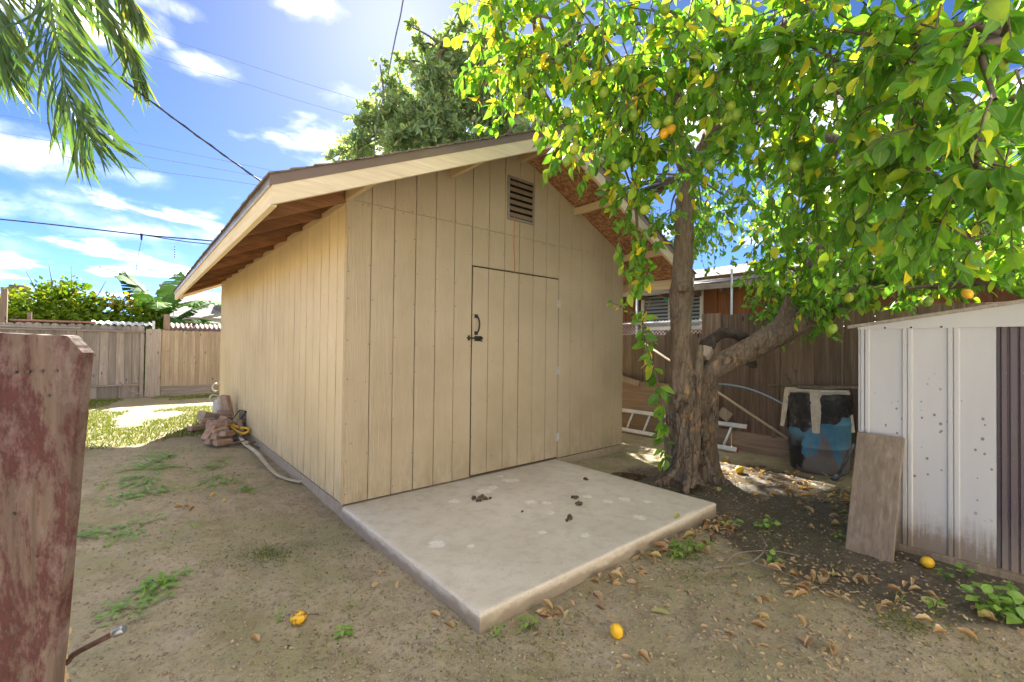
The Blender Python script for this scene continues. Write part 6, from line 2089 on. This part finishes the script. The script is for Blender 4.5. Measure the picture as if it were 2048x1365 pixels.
# single grass tufts
for (x, y, n, hh, lb) in ((-1.13, -.31, 34, .07, 'spiky grass tuft on the dirt at left'), (-1.2, -.38, 16, .06, 'smaller grass tuft beside the spiky one at left'), (-.70, -1.12, 5, .085, 'few thin grass blades beside the rotten lemon'), (.05, -1.9, 9, .09, 'arching grass blades at the slab front corner'),
                          (1.95, -3.05, 4, .09, 'upright lone grass blades before the white shed'), (1.72, -1.98, 12, .10, 'grass blades rising among the leaf drift'), (-.9, .55, 8, .06, 'little grass sprout in the middle of the left yard')):
    b = np.column_stack([x + rng.normal(size=n) * .02, y + rng.normal(size=n) * .02, np.full(n, g1(x, y) - .004)])
    o = leaf_cloud('grass_tuft', MAT['weed_leaf'], T_BLADE, b, np.column_stack([rng.normal(size=(n, 2)) * .45, np.ones(n)]), unit(n), rng.uniform(.5, 1.1, n) * hh, wscale=1.6)
    tag(o, lb, 'grass')

WL = [leaf_mesh('weed_leaf', MAT['weed_leaf_single'], leaf_template([.26, .36, .30, .14], f_, d_, w_, True), one, np.array([[1., 0, 0]]), np.array([[0, 0, 1.]]), np.array([1.0]), np.array([.5])) for f_, d_, w_ in ((.12, .2, .02), (.2, .3, .0), (.05, .1, .03))]


def weed(x, y, n, hh, ls, label, group=None):
    z = g1(x, y)
    p = thing('weed_plant', (x, y, z), label, 'weed', group)
    mb = MB()
    for k in range(n):
        a = k * 2.4 + rng.random(); u = (k + 1) / n
        st = np.array((x, y, z)); en = np.array((x + math.cos(a) * hh * .45 * rng.uniform(.4, 1), y + math.sin(a) * hh * .45 * rng.uniform(.4, 1), z + hh * (.25 + .75 * u)))
        mb.tube([st, (st + en) / 2 + (0, 0, hh * .1), en], [.0022, .0018, .0012], 4)
        rot = Matrix.Rotation(a, 3, 'Z') @ Matrix.Rotation(rng.normal() * .25 - .05, 3, 'Y') @ Matrix.Rotation(rng.normal() * .25, 3, 'X')
        place('leaf', WL[k % 3], en, rot, ls * rng.uniform(.6, 1.15), p)
    mb.build('stems', MAT['green_stem'], p)


wr = 'leafy weeds at the lower right'
weed(2.17, -3.36, 12, .10, .07, 'broad leaved weed leftmost in the lower right clump', wr)
weed(2.27, -3.40, 14, .12, .075, 'broad leaved weed in the middle of the lower right clump', wr)
weed(2.30, -3.49, 14, .13, .08, 'tallest broad leaved weed at the right frame edge', wr)
weed(2.12, -3.42, 11, .08, .065, 'low broad leaved weed at the front of the lower right clump', wr)
weed(2.18, -3.50, 12, .10, .07, 'broad leaved weed nearest the camera at lower right', wr)
weed(2.46, -3.20, 9, .09, .04, 'thin stemmed weed right of the yellow lemon by the white shed', wr)
weed(2.58, -3.28, 8, .09, .04, 'spindly weed against the white shed base rail', wr)
weed(1.99, -3.20, 8, .05, .035, 'small weed between pale leaf and clump', wr)
wsb = 'weeds beside the slab'
weed(1.55, -1.97, 14, .07, .045, 'bushy weed right against the slab edge', wsb)
weed(1.64, -2.05, 12, .07, .045, 'bushy weed just right of the slab edge weed', wsb)
weed(1.46, -2.02, 10, .05, .035, 'low weed left of the bushy slab weeds', wsb)
weed(1.76, -2.08, 8, .06, .035, 'small weed under the leaf drift', wsb)
weed(2.29, -2.04, 8, .07, .045, 'small upright weed on the wet mud beyond the drift', wsb)
weed(2.46, -2.16, 9, .06, .04, 'weed sprout in the middle of the wet mud', wsb)
weed(2.56, -2.20, 9, .07, .05, 'larger weed sprout beside the mud sprout', wsb)
weed(1.86, -2.46, 9, .05, .04, 'weed growing beside the fallen branch', wsb)
weed(2.66, -2.62, 6, .05, .035, 'tiny weed at the plank foot', wsb)
weed(-.50, -1.72 + .3, 7, .035, .04, 'flat pale weed on the dirt before the slab', wsb)
weed(.20, -1.95, 8, .05, .035, 'weed sprouting below the slab front corner', wsb)
weed(-.45, 1.22, 6, .05, .04, 'pale green sprout near the shed wall', wsb)

# fallen branch on the mud
fbz = thing('fallen_branch', (1.68, -2.39, GZ), 'bare forked grey branch lying on the mud', 'branch')
def gp(x, y, dz): return np.array((x, y, g1(x, y) + dz))
for (pts_, r0) in (([gp(1.47, -2.25, .012), gp(1.58, -2.31, .02), gp(1.70, -2.39, .03)], .007), ([gp(1.70, -2.39, .03), gp(1.88, -2.39, .05), gp(2.02, -2.36, .09)], .0055), ([gp(1.53, -2.28, .015), gp(1.72, -2.30, .05), gp(1.95, -2.42, .05), gp(2.06, -2.55, .035)], .0045),
                   ([gp(1.70, -2.39, .03), gp(1.72, -2.53, .03), gp(1.72, -2.67, .012)], .005), ([gp(1.70, -2.39, .03), gp(1.62, -2.52, .02), gp(1.49, -2.65, .01)], .0045), ([gp(1.95, -2.39, .07), gp(2.0, -2.33, .12)], .003)):
    q = smooth_path(pts_, 6)
    MB().tube(q, np.linspace(r0, r0 * .4, len(q)), 6).build('limb', MAT['twig'], fbz)

# lemons on the ground
for (x, y, s_, mt, rx, lb) in ((-.646, -1.215, .033, 'lemon_rotten', 1.3, 'half rotten lemon lying alone left of the slab'), (.474, -2.265, .031, 'lemon_fallen', .4, 'bright lemon on the dirt near the bottom middle'), (3.848, -1.427, .042, 'lemon_fallen', 1.4, 'large dull yellow lemon right of the tree trunk'),
                               (2.60, -3.10, .035, 'lemon_fallen', 1.5, 'bright yellow lemon at the white shed base'), (2.81, -1.08, .018, 'lemon_ripe', .8, 'tiny orange lemon beside the puddle'), (1.9, -2.05, .022, 'lump', .5, 'blackened shrivelled lemon in the leaf drift')):
    o = place('fallen_lemon', lemon_mesh('fallen_lemon', mt), (x, y, g1(x, y) + s_ * .85), (rx, .2, rng.random() * 6), s_)
    tag(o, lb, 'lemon', 'fallen lemons')
MB_s = MB().tube(smooth_path([(-.615, -1.215, g1(-.62, -1.2) + .025), (-.58, -1.20, g1(-.6, -1.2) + .012), (-.55, -1.22, g1(-.55, -1.2) + .01)], 4), .003, 5)
tag(MB_s.build('stalk', MAT['twig_bark']), 'short dry stalk beside the half rotten lemon', 'twig')

# crumbled brown clumps on the slab
for (x, y, s_, lb) in ((.95, -.56, .034, 'largest crumbled brown clump on the slab near the door'), (.99, -.58, .02, 'smaller bit beside the largest brown clump'), (1.58, -1.03, .024, 'upper brown clump of the pair on the slab'), (1.50, -1.14, .026, 'lower brown clump of the pair on the slab'), (1.20, -1.31, .026, 'brown clump nearest the slab middle'), (1.03, -.98, .012, 'tiny round brown crumb on the slab'), (2.06, -.73, .022, 'brown clump at the right side of the slab')):
    mb = MB()
    s_ *= 1.35
    for k in range(4):
        d = rng.normal(size=3) * s_ * .45
        mb.tube([np.array((x, y, s_ * .3)) + d * (1, 1, .2) + (-s_ * .6, 0, 0), np.array((x, y, s_ * .45)) + d * (1, 1, .2), np.array((x, y, s_ * .3)) + d * (1, 1, .2) + (s_ * .5, s_ * .2, 0)], [s_ * .12, s_ * .42, s_ * .1], 7)
    me = mb.mesh('dried_clump', MAT['lump'])
    cs = np.array([v.co for v in me.vertices]); cs = cs + (rng.random(cs.shape) - .5) * s_ * .35; cs[:, 2] = np.maximum(cs[:, 2], .001)
    me.vertices.foreach_set('co', cs.astype(np.float32).ravel())
    tag(link(bpy.data.objects.new('dried_clump', me)), lb, 'debris', 'brown clumps on the slab')

# bits of dirt and leaf on the slab
n = 1000
pp = np.column_stack([rng.uniform(.03, 2.4, n), rng.uniform(-1.8, -.03, n)])
P3 = np.column_stack([pp, np.full(n, .003)])
o = leaf_cloud('slab_crumbs', MAT['dry_leaf'], T_SMALL, P3, np.column_stack([rng.normal(size=(n, 2)), rng.normal(size=n) * .1]), unit(n) * .3 + (0, 0, 1), .003 + .014 * rng.random(n) ** 3, rnd=rng.random(n) * .5)
tag(o, 'fine crumbs of leaf and dirt strewn over the slab', 'leaf litter', None, 'stuff')

# puddle by the roots
V = [(2.80, -.80, 0)]
m_ = 40
for k in range(m_):
    a = 2 * math.pi * k / m_
    r_ = 1 + .22 * math.sin(3 * a + .5) + .1 * math.sin(7 * a)
    d1, d2 = .23 * r_ * math.cos(a), .10 * r_ * math.sin(a)
    V.append((2.80 + .6 * d1 + .8 * d2, -.80 - .8 * d1 + .6 * d2, 0))
zz = float(np.mean([g1(v[0], v[1]) for v in V])) + .005
o = MB().add([(v[0], v[1], zz) for v in V], [(0, k + 1, (k + 1) % m_ + 1) for k in range(m_)]).build('puddle', MAT['puddle_water'])
tag(o, kind='structure')
